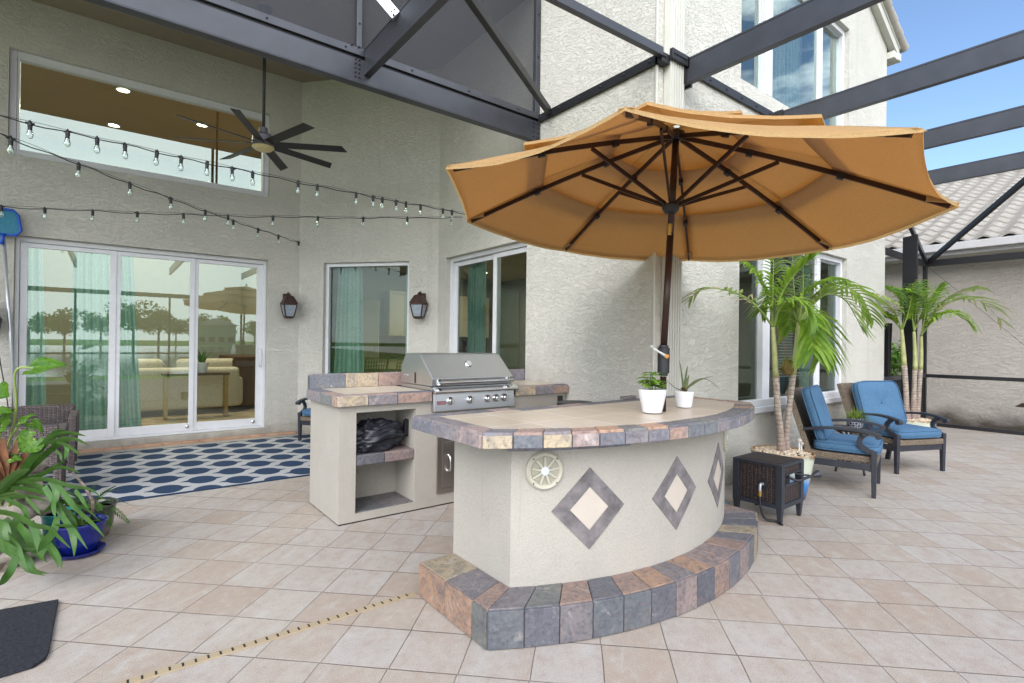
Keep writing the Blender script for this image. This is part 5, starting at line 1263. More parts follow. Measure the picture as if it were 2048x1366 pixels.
MB().lathe([(.034, 0), (.03, .012), (.0001, .014)], 18, 0, M=Matrix.Translation((-w+.012, -.05, .285)) @ Matrix.Rotation(R(-90), 4, 'Y')).build('inlet_plate', M_BLACK, hb, angle=40)
b = MB(); b.tube(curve([(-w, -.05, .285), (-w-.035, -.05, .288), (-w-.045, -.05, .27), (-w-.046, -.05, .235)], 5), .011, 10); b.build('elbow', paint("galvanised", S(176, 180, 190), .35, .5), hb, smooth=True)
b = MB(); b.tube([(-w-.046, -.05, .24), (-w-.046, -.05, .20)], .015, 10); b.build('coupling', M_BRASS, hb)
b = MB(); b.tube(curve([(-w-.046, -.05, .205), (-w-.046, -.055, .12), (-w-.02, -.08, .03), (-w+.03, -.14, .015), (-w+.0, -.2, .012)], 6), .009, 8); b.build('feed_hose', M_BLACK, hb, smooth=True)
t = thing('hose_nozzle', 'dark hose nozzle with grey head sticking out of the reel box slot', 'nozzle', (4.30, 1.86, .33))
b = MB(); b.tube(curve([(-.08, .06, .01), (-.03, .01, -.02), (.05, -.02, -.005), (.10, -.05, .012)], 5), .011, 8); b.tube(curve([(-.02, .03, .03), (.03, -.005, .02), (.08, -.03, .015)], 4), .007, 6); b.build('trigger_body', M_BLACK, t, smooth=True)
MB().lathe([(.012, 0), (.022, .02), (.03, .04), (.03, .055), (.0001, .056)], 16, 0, M=Matrix.Translation((.10, -.05, .012)) @ Matrix.Rotation(R(75), 4, V(.5, .87, 0))).build('spray_head', M_CHARCOAL, t, angle=40)
b = MB(); b.tube(curve([(3.72, 2.62, .03), (3.95, 2.50, .03), (4.06, 2.36, .03)], 6), .011, 8); b.tube(curve([(3.72, 2.58, .05), (3.95, 2.46, .052), (4.06, 2.33, .05)], 6), .011, 8); b.tube(curve([(3.73, 2.56, .014), (3.9, 2.42, .014), (4.05, 2.29, .014)], 6), .011, 8)
tag(b.build('garden_hose', M_HOSE, smooth=True), 'teal garden hose lying between the bar end and the reel box', 'hose')
# ------------------------------------------------------------------ dark wicker armchairs by the sliding door
def wickerchair(loc, rz, label):
    t = thing('wicker_armchair', label, 'armchair', loc, rz, 'dark wicker armchairs by the sliding door')
    b = MB(); b.box(-.36, .36, .26, .34, .30, .635); b.build('backrest', M_WICK_D, t, bevel=.018, seg=3)
    for s in (-1, 1):
        b = MB(); b.box(s*.36-.035-.0, s*.36+.035, -.34, .258, .30, .575); b.build('armrest', M_WICK_D, t, bevel=.018, seg=3)
    MB().box(-.322, .322, -.33, .258, .24, .36).build('seat_frame', M_WICK_D, t, bevel=.01)
    b = MB(); pillow(b, -.32, .32, -.36, .25, .35, .46, 10); b.build('seat_cushion', M_GREYCUSH, t, smooth=True)
    for sx in (-1, 1):
        for sy in (-1, 1): b = MB(); b.tbox(sx*.355-.03, sx*.355+.03, sy*.30-.03, sy*.30+.03, 0, .31, .8, .8); b.build('leg', M_WICK_D, t, bevel=.006)
    return t
wickerchair((-.62, 7.13, 0), 0, 'dark wicker armchair with grey cushion right in front of the sliding door')
wickerchair((-.66, 5.98, 0), R(180), 'dark wicker armchair nearer the camera, half hidden by the plants')
# ------------------------------------------------------------------ rug, mat, drain, net
tag(MB().box(-1.6, 2.62, 5.392, 7.73, .002, .010).build('outdoor_rug', M_RUG), 'navy and grey ogee pattern outdoor rug in front of the sliding door', 'rug')
b = MB(); b.prism([(-.178, 3.535), (-.30, 3.552), (-.95, 3.64), (-.95, 2.72), (-.33, 2.868), (-.22, 2.878), (-.185, 2.92), (-.178, 2.98)], .002, .016)
tag(b.build('door_mat', M_RUBBER, bevel=.004), 'charcoal ribbed mat on the pavers at the lower left edge', 'mat')
dn = thing('channel_drain', 'narrow cream slotted channel drain crossing the pavers to the bar step', 'drain', (0, 2.54, 0))
b = MB().box(-2, 1.325, -.021, .021, .001, .007); x = -1.9
while x < 1.31: b.box(x, x+.008, -.014, .014, .0068, .0076, 1); x += .046
b.build('cover', [M_SAND, M_SLOT], dn)
sn = thing('pool_skimmer_net', 'blue leaf skimmer net on an aluminium pole leaning by the sliding door', 'pool net', (-.80, 7.9, 0))
b = MB(); pa, pb = V(-.772, 7.93, .35), V(-.905, 7.93, 2.45); b.tube([pa, pb], .016, 10); b.build('pole', M_ALU, sn, world=True, smooth=True)
fr = [(-.905, 7.92, 2.47), (-.80, 7.92, 2.475), (-.765, 7.92, 2.53), (-.79, 7.92, 2.70), (-.83, 7.92, 2.745), (-1.05, 7.92, 2.755), (-1.12, 7.92, 2.70), (-1.12, 7.92, 2.52), (-1.06, 7.92, 2.475), (-.905, 7.92, 2.47)]
M_NETB = paint("net_blue", S(24, 84, 190), .4)
b = MB(); b.tube(fr, .014, 8); b.bar((-.915, 7.92, 2.36), (-.905, 7.92, 2.48), .05, .03); b.build('net_frame', M_NETB, sn, world=True, smooth=True)
b = MB(); b.add([(x, 7.925, z) for x, y, z in fr[:-1]], [tuple(range(9))]); b.build('net', paint("net_mesh", S(60, 140, 170, .8), .7, 0, .15, 60), sn, world=True)
t = thing('outdoor_speaker', 'black wedge outdoor speaker on the wall at the left edge', 'speaker', (-1.03, 7.80, 1.55))
b = MB(); b.add([(-.1, -.1, -.11), (.1, -.06, -.13), (.12, -.08, .0), (.02, -.09, .17), (-.1, -.1, .17), (-.1, .2, -.11), (.1, .2, -.13), (.12, .2, 0), (.02, .2, .17), (-.1, .2, .17)], [(0, 1, 2, 3, 4), (9, 8, 7, 6, 5), (0, 5, 6, 1), (1, 6, 7, 2), (2, 7, 8, 3), (3, 8, 9, 4), (4, 9, 5, 0)]); b.build('cabinet', M_BLACK, t, bevel=.008)
b = MB(); b.tube(curve([(.06, .2, .5), (.05, .2, .1), (.10, .18, -.4), (.17, .18, -.9), (.2, .2, -1.3)], 8), .006, 6); b.build('cable', M_BLACK, t)
# ------------------------------------------------------------------ string lights
def string_light(A, B_, sag, ts, label, size=1.0):
    A, B_ = Vector(A), Vector(B_)
    t = thing('string_light', label, 'string lights', A, 0, 'bulb string lights under the lanai')
    def pos(u, k=1.0): return lerp(A, B_, u)+V(0, 0, -sag*4*u*(1-u)*k)
    b = MB(); pts = [pos(i/60)+V(0, 0, .006*math.sin(i*1.3)+.004*math.sin(i*.53)) for i in range(61)]; b.tube(pts, .0045, 5)
    pts2 = [pos(i/60, .86)+V(.0, .0, .010+.004*math.sin(i*.9)) for i in range(61)]; b.tube(pts2, .0018, 4); b.build('wire', M_BLACK, t, world=True)
    first = None
    for u in ts:
        p = pos(u)-A+V(random.uniform(-.005, .005), random.uniform(-.005, .005), 0)
        if first is None:
            s = MB(); s.lathe([(.004, .028), (.007, .018), (.014, .012), (.0165, 0), (.0165, -.03), (.0145, -.033), (.0145, -.045), (.0165, -.046), (.0165, -.052)], 12); s.tube([(-.03, 0, .004), (0, 0, -.002), (.03, 0, .002)], .007, 6)
            so2 = s.build('socket', M_BLACK, t, angle=50)
            bl = MB().lathe([(.0125, -.052), (.014, -.06), (.0215, -.085), (.023, -.098), (.0195, -.115), (.011, -.125), (.0001, -.128)], 14).build('bulb', M_BULBGLASS, so2, smooth=True)
            f = MB(); f.tube([(0, 0, -.052), (0, 0, -.085)], .004, 6); f.tube([(-.006, 0, -.085), (-.008, 0, -.108), (0, 0, -.088), (.008, 0, -.108), (.006, 0, -.085)], .0022, 5); f.build('filament', M_FILAMENT, so2)
            so2.location = p; so2.scale = (size,)*3; first = so2
        else:
            c = copy_tree(first, loc=p, parent=t); c.rotation_euler = (random.uniform(-.06, .06), random.uniform(-.06, .06), random.uniform(0, 3))
    return t
string_light((-1.08, 5.121, 2.925), (3.61, 5.346, 2.912), .048, [.133, .176, .213, .251, .296, .331, .372, .414, .451, .537, .574, .66, .699, .723, .758, .783, .823, .884, .911], 'string of clear bulbs on a black wire, highest and nearest, running to the parasol', .88)
string_light((-.945, 4.983, 2.837), (2.225, 7.99, 2.788), .036, [.117, .233, .347, .456, .566, .671, .777, .878, .991], 'string of clear bulbs slanting down to the wall corner above the lantern', .88)
string_light((-1.417, 7.95, 2.732), (3.61, 5.748, 2.967), .059, [.102, .174, .254, .333, .416, .5, .589, .68, .775, .874, .974], 'level string of clear bulbs across the wall above the sliding door', .88)
# ------------------------------------------------------------------ ceiling fan
fan = thing('ceiling_fan', 'dark eight blade ceiling fan on a long rod with a cream light bowl', 'ceiling fan', (1.39, 6.50, 3.56))
MB().tube([(0, 0, .10), (0, 0, 1.58)], .017, 10).build('rod', M_CHARCOAL, fan, smooth=True)
MB().lathe([(.07, 1.60), (.065, 1.56), (.03, 1.52)], 20).build('ceiling_cap', M_CHARCOAL, fan, angle=40)
MB().lathe([(.045, .22), (.05, .15), (.09, .145), (.115, .12), (.118, .03), (.10, .01), (.0001, .01)], 28).build('motor', paint("fan_grey", S(124, 122, 134, .8), .4, .3), fan, angle=40)
MB().lathe([(.115, .005), (.118, -.004), (.09, -.03), (.05, -.042), (.0001, -.046)], 28).build('light_bowl', M_FANBOWL, fan, smooth=True)
for k in range(8):
    a = R(17+45*k); M = Matrix.Rotation(a, 4, 'Z') @ Matrix.Translation((0, 0, .035)) @ Matrix.Rotation(R(-16), 4, 'X')
    b = MB(); b.add([(.09, -.05, 0), (.87, -.062, 0), (.92, .045, 0), (.10, .05, 0), (.09, -.05, .008), (.87, -.062, .008), (.92, .045, .008), (.10, .05, .008)], [(3, 2, 1, 0), (4, 5, 6, 7), (0, 1, 5, 4), (1, 2, 6, 5), (2, 3, 7, 6), (3, 0, 4, 7)], 0, M); b.build('blade', M_BRONZE_D, fan)
# ------------------------------------------------------------------ plants: measured centre lines (metres)
STAG = [([[-0.424,4.06,0.477],[-0.378,3.999,0.567],[-0.328,3.935,0.665],[-0.26,3.856,0.77],[-0.209,3.791,0.838],[-0.171,3.736,0.85]],0.0207,0.008),
 ([[-0.245,3.844,0.787],[-0.195,3.768,0.826],[-0.14,3.687,0.838],[-0.081,3.604,0.828]],0.0124,0.0053),
 ([[-0.239,3.827,0.767],[-0.183,3.742,0.802],[-0.128,3.657,0.809],[-0.067,3.568,0.784]],0.0124,0.0053),
 ([[-0.212,3.794,0.78],[-0.165,3.72,0.768],[-0.131,3.656,0.75],[-0.1,3.594,0.728]],0.0111,0.0053),
 ([[-0.171,3.749,0.766],[-0.163,3.718,0.744],[-0.165,3.695,0.724],[-0.17,3.673,0.701]],0.0111,0.004),
 ([[-0.398,4.04,0.525],[-0.338,3.961,0.561],[-0.278,3.884,0.591],[-0.211,3.8,0.645],[-0.169,3.736,0.692]],0.0152,0.0053),
 ([[-0.224,3.817,0.632],[-0.182,3.75,0.645],[-0.144,3.687,0.644],[-0.104,3.623,0.63]],0.0097,0.0053),
 ([[-0.42,4.057,0.514],[-0.345,3.95,0.553],[-0.28,3.851,0.573],[-0.222,3.759,0.579],[-0.139,3.646,0.558],[-0.06,3.536,0.557],[-0.003,3.444,0.515]],0.018,0.0053),
 ([[-0.237,3.827,0.564],[-0.208,3.766,0.51],[-0.215,3.735,0.457],[-0.236,3.713,0.439],[-0.258,3.692,0.433]],0.0152,0.0067),
 ([[-0.213,3.733,0.467],[-0.211,3.693,0.44],[-0.202,3.649,0.407]],0.0124,0.004),
 ([[-0.21,3.793,0.556],[-0.167,3.708,0.503],[-0.122,3.62,0.45],[-0.089,3.541,0.425],[-0.04,3.45,0.388],[0.006,3.362,0.341]],0.018,0.0067),
 ([[-0.124,3.638,0.539],[-0.097,3.584,0.508],[-0.079,3.537,0.482],[-0.062,3.49,0.465]],0.0124,0.0053),
 ([[-0.453,4.083,0.505],[-0.4,4.02,0.53],[-0.35,3.96,0.546],[-0.304,3.904,0.543]],0.0138,0.0067),
 ([[-0.352,3.992,0.537],[-0.293,3.899,0.529],[-0.239,3.811,0.491],[-0.199,3.733,0.435],[-0.157,3.654,0.373],[-0.129,3.586,0.321],[-0.119,3.531,0.265],[-0.118,3.484,0.234]],0.018,0.0093),
 ([[-0.474,4.074,0.44],[-0.388,3.969,0.467],[-0.308,3.87,0.478],[-0.236,3.776,0.463]],0.0152,0.0053),
 ([[-0.34,3.907,0.469],[-0.301,3.839,0.435],[-0.268,3.776,0.399]],0.0124,0.0053),
 ([[-0.437,4.032,0.449],[-0.364,3.934,0.422],[-0.333,3.868,0.39],[-0.314,3.812,0.364]],0.0166,0.008),
 ([[-0.477,4.038,0.388],[-0.381,3.909,0.38],[-0.296,3.788,0.345],[-0.229,3.68,0.343],[-0.189,3.594,0.321],[-0.133,3.495,0.277]],0.0207,0.008),
 ([[-0.313,3.849,0.342],[-0.277,3.758,0.283],[-0.246,3.671,0.211],[-0.233,3.598,0.196]],0.0207,0.016),
 ([[-0.238,3.727,0.334],[-0.183,3.647,0.359],[-0.115,3.556,0.363]],0.0111,0.004),
 ([[-0.196,3.695,0.394],[-0.208,3.646,0.336],[-0.239,3.611,0.293],[-0.264,3.571,0.263]],0.0138,0.0133),
 ([[-0.267,3.725,0.299],[-0.22,3.621,0.273],[-0.179,3.522,0.231],[-0.162,3.442,0.196]],0.0194,0.0067),
 ([[-0.454,3.895,0.272],[-0.367,3.783,0.226],[-0.312,3.697,0.197],[-0.277,3.626,0.156],[-0.217,3.535,0.155]],0.0207,0.008),
 ([[-0.368,3.778,0.226],[-0.324,3.719,0.235],[-0.277,3.657,0.256]],0.0124,0.0053),
 ([[-0.359,3.746,0.208],[-0.375,3.708,0.152],[-0.393,3.672,0.124],[-0.414,3.638,0.107]],0.0166,0.0107),
 ([[-0.402,4.006,0.333],[-0.37,3.957,0.28],[-0.36,3.924,0.21],[-0.364,3.902,0.191]],0.0249,0.02),
 ([[-0.351,3.967,0.256],[-0.33,3.926,0.217],[-0.323,3.895,0.178]],0.0166,0.0133),
 ([[-0.472,4.072,0.468],[-0.431,4.002,0.539],[-0.377,3.922,0.602],[-0.32,3.84,0.638]],0.0221,0.0133),
 ([[-0.464,3.965,0.356],[-0.425,3.906,0.338],[-0.408,3.864,0.28],[-0.421,3.844,0.222]],0.0166,0.0107),
 ([[-0.483,4.144,0.552],[-0.445,4.089,0.629],[-0.421,4.044,0.676],[-0.374,3.982,0.701]],0.0166,0.008)]
ALOC = [([-0.321,3.977,1.176],[-0.186,3.835,1.211],0.065),([-0.519,4.195,1.004],[-0.443,4.097,1.023],0.103),([-0.458,4.084,0.856],[-0.412,4.011,0.951],0.034),([-0.38,4.024,0.871],[-0.315,3.936,0.93],0.028),([-0.471,4.032,0.814],[-0.434,3.965,0.848],0.039),([-0.307,3.905,0.789],[-0.368,3.914,0.72],0.077),([-0.342,4.122,0.853],[-0.286,4.04,0.813],0.035),([-0.41,3.985,0.672],[-0.363,3.911,0.685],0.028),([-0.478,4.062,0.928],[-0.412,3.973,0.944],0.039)]
P1A = [[[4.773,2.314,1.53],[4.619,2.356,1.678],[4.443,2.416,1.791],[4.223,2.51,1.848],[4.031,2.582,1.831],[3.872,2.63,1.696]],[[4.773,2.314,1.53],[4.792,2.33,1.731],[4.818,2.34,1.939],[4.845,2.35,2.121],[4.861,2.368,2.222]],[[4.78,2.308,1.53],[4.75,2.252,1.769],[4.761,2.163,1.941],[4.798,2.055,2.074],[4.806,1.969,2.151]],[[4.773,2.314,1.539],[4.8,2.371,1.802],[4.798,2.451,1.97],[4.783,2.54,2.094],[4.767,2.631,2.174]],[[4.78,2.308,1.53],[4.732,2.234,1.701],[4.729,2.126,1.761],[4.73,2.014,1.712],[4.699,1.928,1.58]],[[4.777,2.311,1.525],[4.883,2.323,1.69],[5.028,2.305,1.766],[5.125,2.325,1.654],[5.212,2.354,1.514]]]
P1B = [[[5.007,2.196,1.58],[5.064,2.1,1.734],[5.127,2.001,1.832],[5.208,1.888,1.776],[5.253,1.803,1.597],[5.254,1.752,1.473]],[[5.007,2.196,1.58],[5.066,2.255,1.789],[5.134,2.306,2.033],[5.214,2.348,2.227]],[[5.007,2.196,1.58],[4.928,2.129,1.818],[4.824,2.082,2.027],[4.71,2.043,2.184]],[[5.007,2.196,1.58],[5.021,2.279,1.741],[5.03,2.367,1.864],[5.023,2.467,1.846],[5.042,2.547,1.707]],[[5.015,2.19,1.571],[5.123,2.137,1.67],[5.216,2.097,1.604],[5.276,2.084,1.373],[5.297,2.1,1.256]],[[5.004,2.198,1.58],[4.989,2.177,1.78],[5.052,2.097,1.892],[5.149,1.99,1.959],[5.228,1.897,1.957]],[[5.007,2.196,1.571],[4.938,2.101,1.594],[4.851,2.022,1.479],[4.743,1.959,1.306]],[[5.007,2.196,1.58],[5.13,2.15,1.787],[5.282,2.083,1.908],[5.436,2.014,1.929],[5.631,1.914,1.851],[5.774,1.856,1.618]]]
P2 = [[[9.146,2.574,1.626],[8.979,2.607,1.867],[8.776,2.669,2.003],[8.547,2.75,2.086],[8.349,2.808,2.118]],[[9.146,2.574,1.626],[9.248,2.573,1.841],[9.273,2.631,2.066],[9.216,2.753,2.219],[9.123,2.904,2.261]],[[9.158,2.565,1.626],[9.092,2.488,1.832],[9.008,2.426,2.038],[8.928,2.36,2.225]],[[9.291,2.462,1.599],[9.432,2.478,1.883],[9.586,2.484,2.151],[9.73,2.498,2.374]],[[9.291,2.462,1.599],[9.171,2.469,1.906],[9.031,2.491,2.115],[8.855,2.543,2.192]],[[9.291,2.462,1.599],[9.467,2.409,1.882],[9.646,2.354,2.11],[9.833,2.293,2.305]],[[9.372,2.4,1.542],[9.447,2.315,1.805],[9.592,2.177,1.987],[9.765,2.017,2.075],[9.968,1.835,2.026],[10.144,1.676,1.777]],[[9.372,2.4,1.542],[9.576,2.335,1.847],[9.86,2.209,2.107],[10.191,2.048,2.238],[10.467,1.929,2.249]],[[9.372,2.4,1.542],[9.27,2.329,1.834],[9.124,2.294,2.038],[8.896,2.322,2.13]],[[9.146,2.574,1.626],[9.12,2.677,1.766],[9.081,2.791,1.805],[9.084,2.874,1.696]],[[9.372,2.4,1.542],[9.394,2.255,1.765],[9.447,2.087,1.868],[9.487,1.93,1.759]]]
rnd = random.Random(21)
def frond(b, pts, ll, lw, n=26, droop=.55, start=.16, tatter=0.0, vee=.55):
    """feather frond: rachis along pts, two rows of narrow drooping leaflets"""
    P = curve(pts, 8); m = len(P)-1
    ln = [0]
    for i in range(m): ln.append(ln[-1]+(P[i+1]-P[i]).length)
    def at(u):
        s = u*ln[-1]
        for i in range(m):
            if ln[i+1] >= s: return P[i].lerp(P[i+1], (s-ln[i])/max(1e-6, ln[i+1]-ln[i])), (P[i+1]-P[i]).normalized()
        return P[-1], (P[-1]-P[-2]).normalized()
    for i in range(n):
        u = start+(1-start)*(i+.5)/n
        p, d = at(u)
        sd = d.cross(V(0, 0, 1))
        if sd.length < .15: sd = V(.79, -.61, 0)
        sd.normalize(); up = sd.cross(d).normalized()
        prof = (math.sin(math.pi*min(1, (u-start)/(1-start)*.78+.14)))**.7
        for s in (-1, 1):
            if tatter and rnd.random() < tatter*u: continue
            l = ll*prof*rnd.uniform(.8, 1.12); w = lw*rnd.uniform(.8, 1.15)
            dr = (d*(.55+.5*u)+sd*s*.85+up*(vee*rnd.uniform(.6, 1.1))).normalized()
            q = []; ws = []
            for k in range(6):
                t = k/5; q.append(p+dr*l*t+V(0, 0, -droop*l*t*t*rnd.uniform(.85, 1.15))); ws.append(w*math.sin(math.pi*(t*.86+.12))**.8+.0004)
            side = dr.cross(V(0, 0, 1)+d*.6); side = side if side.length > .1 else up
            b.ribbon(q, ws, [side]*6)
def palm(name_label, loc, trunks, fronds, group, pot_prof, pot_mat, flute, nf, peb_z, peb_r, pebble_label, ll, lw, tat, n=26):
    t = thing('potted_palm', name_label, 'palm', loc, 0, group)
    MB().lathe(pot_prof, 64, flute=flute, nf=nf).build('pot', pot_mat, t, smooth=True)
    MB().lathe([(.0001, peb_z-.012), (peb_r, peb_z-.012)], 24).build('soil', M_SOIL, t)
    for tr, rad in trunks:
        P = curve(tr, 6); zs = [p.z for p in P]; z0, z1 = zs[0], zs[-1]
        cut = [i for i, z in enumerate(zs) if z < z0+(z1-z0)*.62][-1]
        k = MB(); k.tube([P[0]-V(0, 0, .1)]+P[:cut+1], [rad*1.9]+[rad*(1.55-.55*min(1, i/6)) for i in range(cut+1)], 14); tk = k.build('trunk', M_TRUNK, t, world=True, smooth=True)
        k = MB(); k.tube(P[cut:], [rad*lerp(1.0, .62, i/(len(P)-cut-1)) for i in range(len(P)-cut)], 12); k.build('crownshaft', M_CROWN, t, world=True, smooth=True)
    for fi, f in enumerate(fronds):
        b = MB(); P = curve(f, 6); b.tube(P, [lerp(.011, .002, i/(len(P)-1)) for i in range(len(P))], 7)
        st = b.build('rachis', M_STALK, t, world=True, smooth=True)
        b = MB(); frond(b, f, ll*rnd.uniform(.85, 1.1), lw, n, rnd.uniform(.35, .75), .2, tat if fi in (0, 6, 7) else 0); b.build('leaflets', M_PALM2 if (tat and fi in (0, 6, 7)) else M_PALM, st, world=True)
    b = MB()
    for k in range(330 if peb_r > .2 else 240):
        a = rnd.uniform(0, 6.283); r = peb_r*math.sqrt(rnd.random())*.98; s = rnd.uniform(.008, .017)
        b.sphere((r*math.cos(a), r*math.sin(a), peb_z+.012*(1-r/peb_r)+rnd.uniform(-.003, .008)), s, 0, 6, 5, (rnd.uniform(.8, 1.3), rnd.uniform(.8, 1.2), .75), .12)
    o = b.build('pebbles', M_PEBBLE, t); o['kind'] = 'stuff'
    return t
pp = [(.165, 0), (.19, .01), (.215, .12), (.24, .26), (.256, .36), (.262, .395), (.268, .402), (.262, .41), (.25, .405), (.245, .37)]
palm('tall potted double trunk palm in a blue drip glazed pot behind the hose reel box', (4.86, 2.262, 0),
     [([(4.847, 2.262, .35), (4.838, 2.268, .58), (4.818, 2.283, .779), (4.796, 2.298, 1.141), (4.773, 2.314, 1.53)], .027), ([(4.923, 2.266, .35), (4.935, 2.255, .6), (4.948, 2.245, .774), (4.98, 2.219, 1.164), (5.007, 2.196, 1.58)], .025)],
     P1A+P1B, 'potted palms along the house wall', pp, M_POT_BLUE, 0, 0, .392, .24, '', .28, .0165, .5, 19)
pq = [(.19, 0), (.21, .01), (.235, .1), (.255, .24), (.262, .31), (.268, .322), (.262, .33), (.25, .325), (.245, .3)]
palm('potted triple trunk palm in an aqua scalloped pot by the dark corner post', (9.30, 2.468, 0),
     [([(9.19, 2.50, .28), (9.18, 2.512, .5), (9.173, 2.52, .749), (9.144, 2.539, 1.183), (9.113, 2.561, 1.625)], .034), ([(9.294, 2.466, .28), (9.301, 2.458, .748), (9.307, 2.451, 1.185), (9.291, 2.462, 1.599)], .031), ([(9.371, 2.444, .28), (9.395, 2.423, .747), (9.413, 2.407, 1.185), (9.412, 2.407, 1.543)], .030)],
     P2, 'potted palms along the house wall', pq, M_POT_AQUA, .03, 22, .318, .235, '', .36, .022, .4, 19)
# small ornaments in the first pot
t = thing('garden_ornament', 'pair of tiny white mushroom ornaments in the pebbles of the near palm pot', 'ornament', (4.99, 2.17, .41))
for x, z, s in ((0, .04, 1), (.045, .02, .8)):
    MB().tube([(x, 0, 0), (x, 0, .05*s+z)], .006, 6).build('stem', M_WHITEPOT, t); MB().lathe([(.026*s, .045*s+z), (.02*s, .062*s+z), (.0001, .07*s+z)], 12, 0, (x, 0, 0)).build('cap', M_INLAY, t, smooth=True)
# air plant on a moss ball tied to the first trunk
t = thing('air_plant', 'shaggy moss ball with a spiky air plant tied to the near palm trunk', 'plant', (4.845, 2.215, 1.165))
b = MB(); b.sphere((0, 0, 0), .052, 0, 16, 12, (1, 1, 1.25), .3); b.build('moss_ball', paint("moss", S(128, 110, 60, .8), .95, 0, .6, 60, .8), t, smooth=True)
b = MB()
for k in range(26):
    a = k*2.4; el = rnd.uniform(.2, 1.4); l = rnd.uniform(.09, .16); d = V(math.cos(a), math.sin(a), 0); q = [V(0, 0, .05)+d*l*math.cos(el)*u+V(0, 0, l*math.sin(el)*u-l*.8*u*u*math.cos(el)) for u in (0, .25, .5, .75, 1)]
    b.ribbon(q, [.004, .0035, .003, .002, .0004], [V(-d.y, d.x, 0)]*5)
b.build('leaves', M_GRASSY, t); b = MB(); b.tube([(0, 0, .06), (-.02, .03, .22), (-.065, .07, .36)], .003, 5); b.build('string', M_RATTAN, t)
# ------------------------------------------------------------------ left foreground: antler fern on rocks, broad leaves, blue pots
t = thing('staghorn_fern', 'big green antler fern sprawling over pale rocks at the left edge', 'fern', (-.43, 4.12, 0))
_more = []
for k_, (pts, w0, w1) in enumerate(STAG):
    if k_ in (0, 4, 7, 10, 13, 14, 17, 18, 21, 22, 25, 28):
        o_ = V(rnd.uniform(-.06, .0), rnd.uniform(.02, .09), rnd.uniform(-.05, .03)); c0 = V(*pts[0])
        M_ = Matrix.Rotation(rnd.uniform(-.35, .35), 3, 'Z') @ Matrix.Rotation(rnd.uniform(-.25, .25), 3, 'X')
        q_ = [c0+o_+M_ @ (V(*p)-c0)*.9 for p in pts]; _more.append(([(p.x, p.y, max(.03, p.z)) for p in q_], w0*.9, w1))
for pts, w0, w1 in STAG+_more:
    P = curve(pts, 5); n = len(P); ws = []
    for i in range(n):
        u = i/(n-1); ws.append(max(.0008, lerp(w0*.8, w1*1.2, u)*1.12*(1+.3*math.sin(math.pi*u))*(1 if u < .72 else max(.06, 1-((u-.72)/.28)**1.5))))
    sides = []
    for i in range(n):
        d = (P[min(i+1, n-1)]-P[max(i-1, 0)]).normalized(); vd = (P[i]-V(0, 0, 1.35)).normalized()
        sides.append(d.cross((vd*.8+V(.15, .25, .5)).normalized()))
    b = MB(); b.ribbon(P, ws, sides, 0, .10); o = b.build('frond', M_STAG, t, world=True)
    s = o.modifiers.new('thick', 'SOLIDIFY'); s.thickness = .0016
b = MB()
for k in range(7):
    a = -1.2+k*.42; b.ribbon([V(-.455, 4.085, .50), V(-.455+.07*math.sin(a), 4.085-.05, .56+.06*math.cos(a)), V(-.455+.15*math.sin(a), 4.06-.05, .62+.17*math.cos(a))], [.03, .04, .012], [V(.8, -.5, .2)]*3, 0, .3)
o = b.build('shield_frond', M_DRY, t, world=True); s = o.modifiers.new('thick', 'SOLIDIFY'); s.thickness = .003
RK = [(-.33, 4.22, .60, .06), (-.39, 4.25, .46, .085), (-.33, 4.33, .33, .09), (-.45, 4.30, .30, .12), (-.46, 4.30, .10, .15), (-.60, 4.35, .2, .17), (-.56, 4.28, .45, .10)]
for i, (x, y, z, r) in enumerate(RK):
    b = MB(); rows = []
    for a in range(13):
        th = math.pi*a/12; r_ = []
        for c in range(19):
            ph = 2*math.pi*(c % 18)/18; d = V(math.sin(th)*math.cos(ph), math.sin(th)*math.sin(ph), math.cos(th)); k = 1+.35*_nz.noise(d*2.2+V(i*3.1, 0, 0))+.22*_nz.noise(d*5.5+V(i, 7, 0))
            r_.append((r*k*d.x, r*k*d.y, max(-z+.001, r*k*d.z*.85)))
        rows.append(r_)
    b.grid(rows); o = b.build('rock', M_ROCK, None, smooth=True); o.location = (x, y, z)
    tag(o, ('pale coral rock under the antler fern, ' + ('top one beside the dry sheath', 'upper middle one', 'right hand one by the blue pot', 'middle one', 'lowest one on the pavers', 'far left low one', 'far left high one')[i]), 'rock', 'coral rocks under the fern')
al = thing('elephant_ear_plant', 'bright green broad leaved plant standing behind the antler fern at the left edge', 'plant', (-.55, 4.30, 0))
def heart(b, a, tip, w, up):
    a, tip = Vector(a), Vector(tip); d = tip-a; L_ = d.length; d.normalize(); n = Vector(up).normalized(); sd = d.cross(n).normalized(); n = sd.cross(d).normalized()
    rows = []
    for i in range(-3, 11):
        u = i/10; c = a+d*L_*u
        k = (math.sin(math.pi*min(1, max(0, (u+.34)/1.34))**.62))**.85 if u < .999 else 0.02
        inner = .0 if u >= 0 else (-u)*1.6
        r = []
        for j in range(-4, 5):
            s = j/4; s2 = math.copysign(inner*.25+abs(s)*(1-inner*.25), s) if j else (0 if u >= 0 else 0)
            rip = .006*math.cos(6*abs(s)+u*9)*abs(s)
            r.append(c+sd*w*k*s2+n*(.25*w*abs(s2)*k-.10*L_*u*u+rip)-(d*L_*.0))
        rows.append(r)
    for i in range(len(rows)-1):
        for j in range(8):
            if i < 3 and j in (3, 4): continue
            b.add([rows[i][j], rows[i][j+1], rows[i+1][j+1], rows[i+1][j]], [(0, 1, 2, 3)])
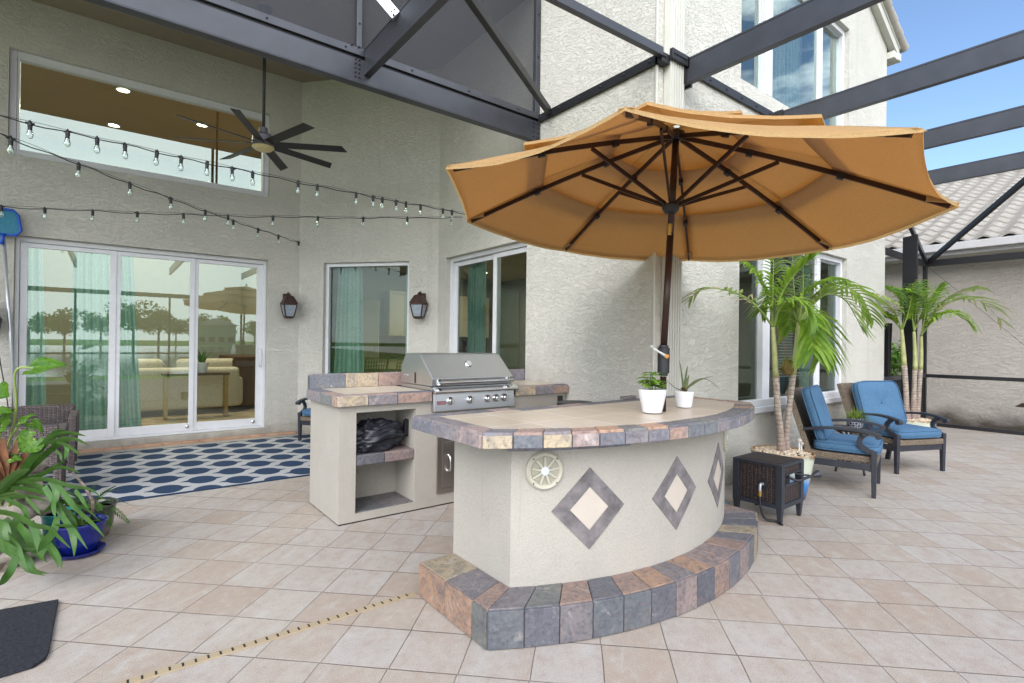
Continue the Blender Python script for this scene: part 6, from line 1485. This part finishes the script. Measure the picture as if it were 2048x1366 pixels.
for k, (a, tip, w) in enumerate(ALOC):
    vd = (Vector(a)-V(0, 0, 1.35)).normalized()
    b = MB(); heart(b, a, tip, w, -vd*.8+V(0, 0, .55)); lf = b.build('leaf', M_ALOC, al, world=True, smooth=True)
    b = MB(); b.tube(curve([(-.55+.02*k, 4.28, .25), lerp(V(-.52, 4.25, .5), Vector(a), .55), Vector(a)-V(.08, -.03, .02) if k == 0 else lerp(V(-.5, 4.2, .6), Vector(a), .85), a], 6), .006, 7); b.build('stalk', M_STALK, lf, world=True, smooth=True)
MB().lathe([(.13, 0), (.15, .01), (.19, .28), (.185, .29), (.17, .27)], 24).build('pot', M_POT_GREY, al, angle=40)
# cobalt pot with saucer
t = thing('cobalt_pot', 'glossy cobalt blue pot with spiky plant on a matching saucer', 'plant pot', (-.118, 4.252, 0))
MB().lathe([(.09, .0), (.118, .006), (.132, .03), (.126, .032), (.1, .016), (.0001, .014)], 36).build('saucer', M_POT_COBALT, t, angle=60)
MB().lathe([(.075, .018), (.085, .02), (.12, .10), (.134, .185), (.142, .2), (.138, .207), (.128, .2), (.12, .17)], 40).build('pot', M_POT_COBALT, t, smooth=True)
MB().lathe([(.0001, .175), (.124, .175)], 20).build('soil', M_SOIL, t)
b = MB()
for k in range(30):
    a = k*2.4; el = rnd.uniform(.25, 1.3); l = rnd.uniform(.1, .2); d = V(math.cos(a), math.sin(a), 0); q = [V(0, 0, .175)+d*(.02+l*math.cos(el)*u)+V(0, 0, l*math.sin(el)*u-l*.4*u*u) for u in (0, .33, .66, 1)]
    b.ribbon(q, [.006, .007, .005, .0005], [V(-d.y, d.x, 0)]*4, 0, .3)
b.build('leaves', M_FERN, t)
t = thing('grey_glazed_pot', 'brown and grey glazed pot with a feathery fern behind the cobalt pot', 'plant pot', (-.075, 4.56, 0))
MB().lathe([(.09, 0), (.10, .006), (.13, .09), (.142, .19), (.15, .215), (.158, .222), (.152, .228), (.14, .215), (.132, .18)], 40).build('pot', M_POT_GREY, t, smooth=True)
MB().lathe([(.0001, .19), (.136, .19)], 20).build('soil', M_SOIL, t)
b = MB()
for k in range(16):
    a = k*2.4+.4; el = rnd.uniform(.3, 1.1); l = rnd.uniform(.2, .34); d = V(math.cos(a), math.sin(a), 0)
    pts = [V(0, 0, .19)+d*(l*math.cos(el)*u)+V(0, 0, l*math.sin(el)*u-l*.75*u*u*math.cos(el)) for u in (0, .3, .6, 1)]
    frond(b, pts, .045, .005, 14, .2, .15, 0, .2)
b.build('fern_leaves', M_FERN, t)
b = MB(); b.tube([(-.16, 4.32, .50), (-.10, 4.22, .43), (-.055, 4.19, .33), (-.06, 4.3, .19)], [.007, .008, .009, .010], 7); tag(b.build('bare_stick', M_TRUNK, smooth=True), 'bare brown stick leaning out of the pots by the antler fern', 'stick')
t = thing('teal_pot', 'small teal glazed pot between the fern and the cobalt pot', 'plant pot', (-.22, 4.50, 0))
MB().lathe([(.07, 0), (.09, .08), (.10, .2), (.106, .215), (.098, .22), (.09, .2)], 30).build('pot', paint("teal_glaze", S(60, 150, 150), .15, 0, .2, 10), t, smooth=True)
MB().lathe([(.0001, .2), (.094, .2)], 18).build('soil', M_SOIL, t)
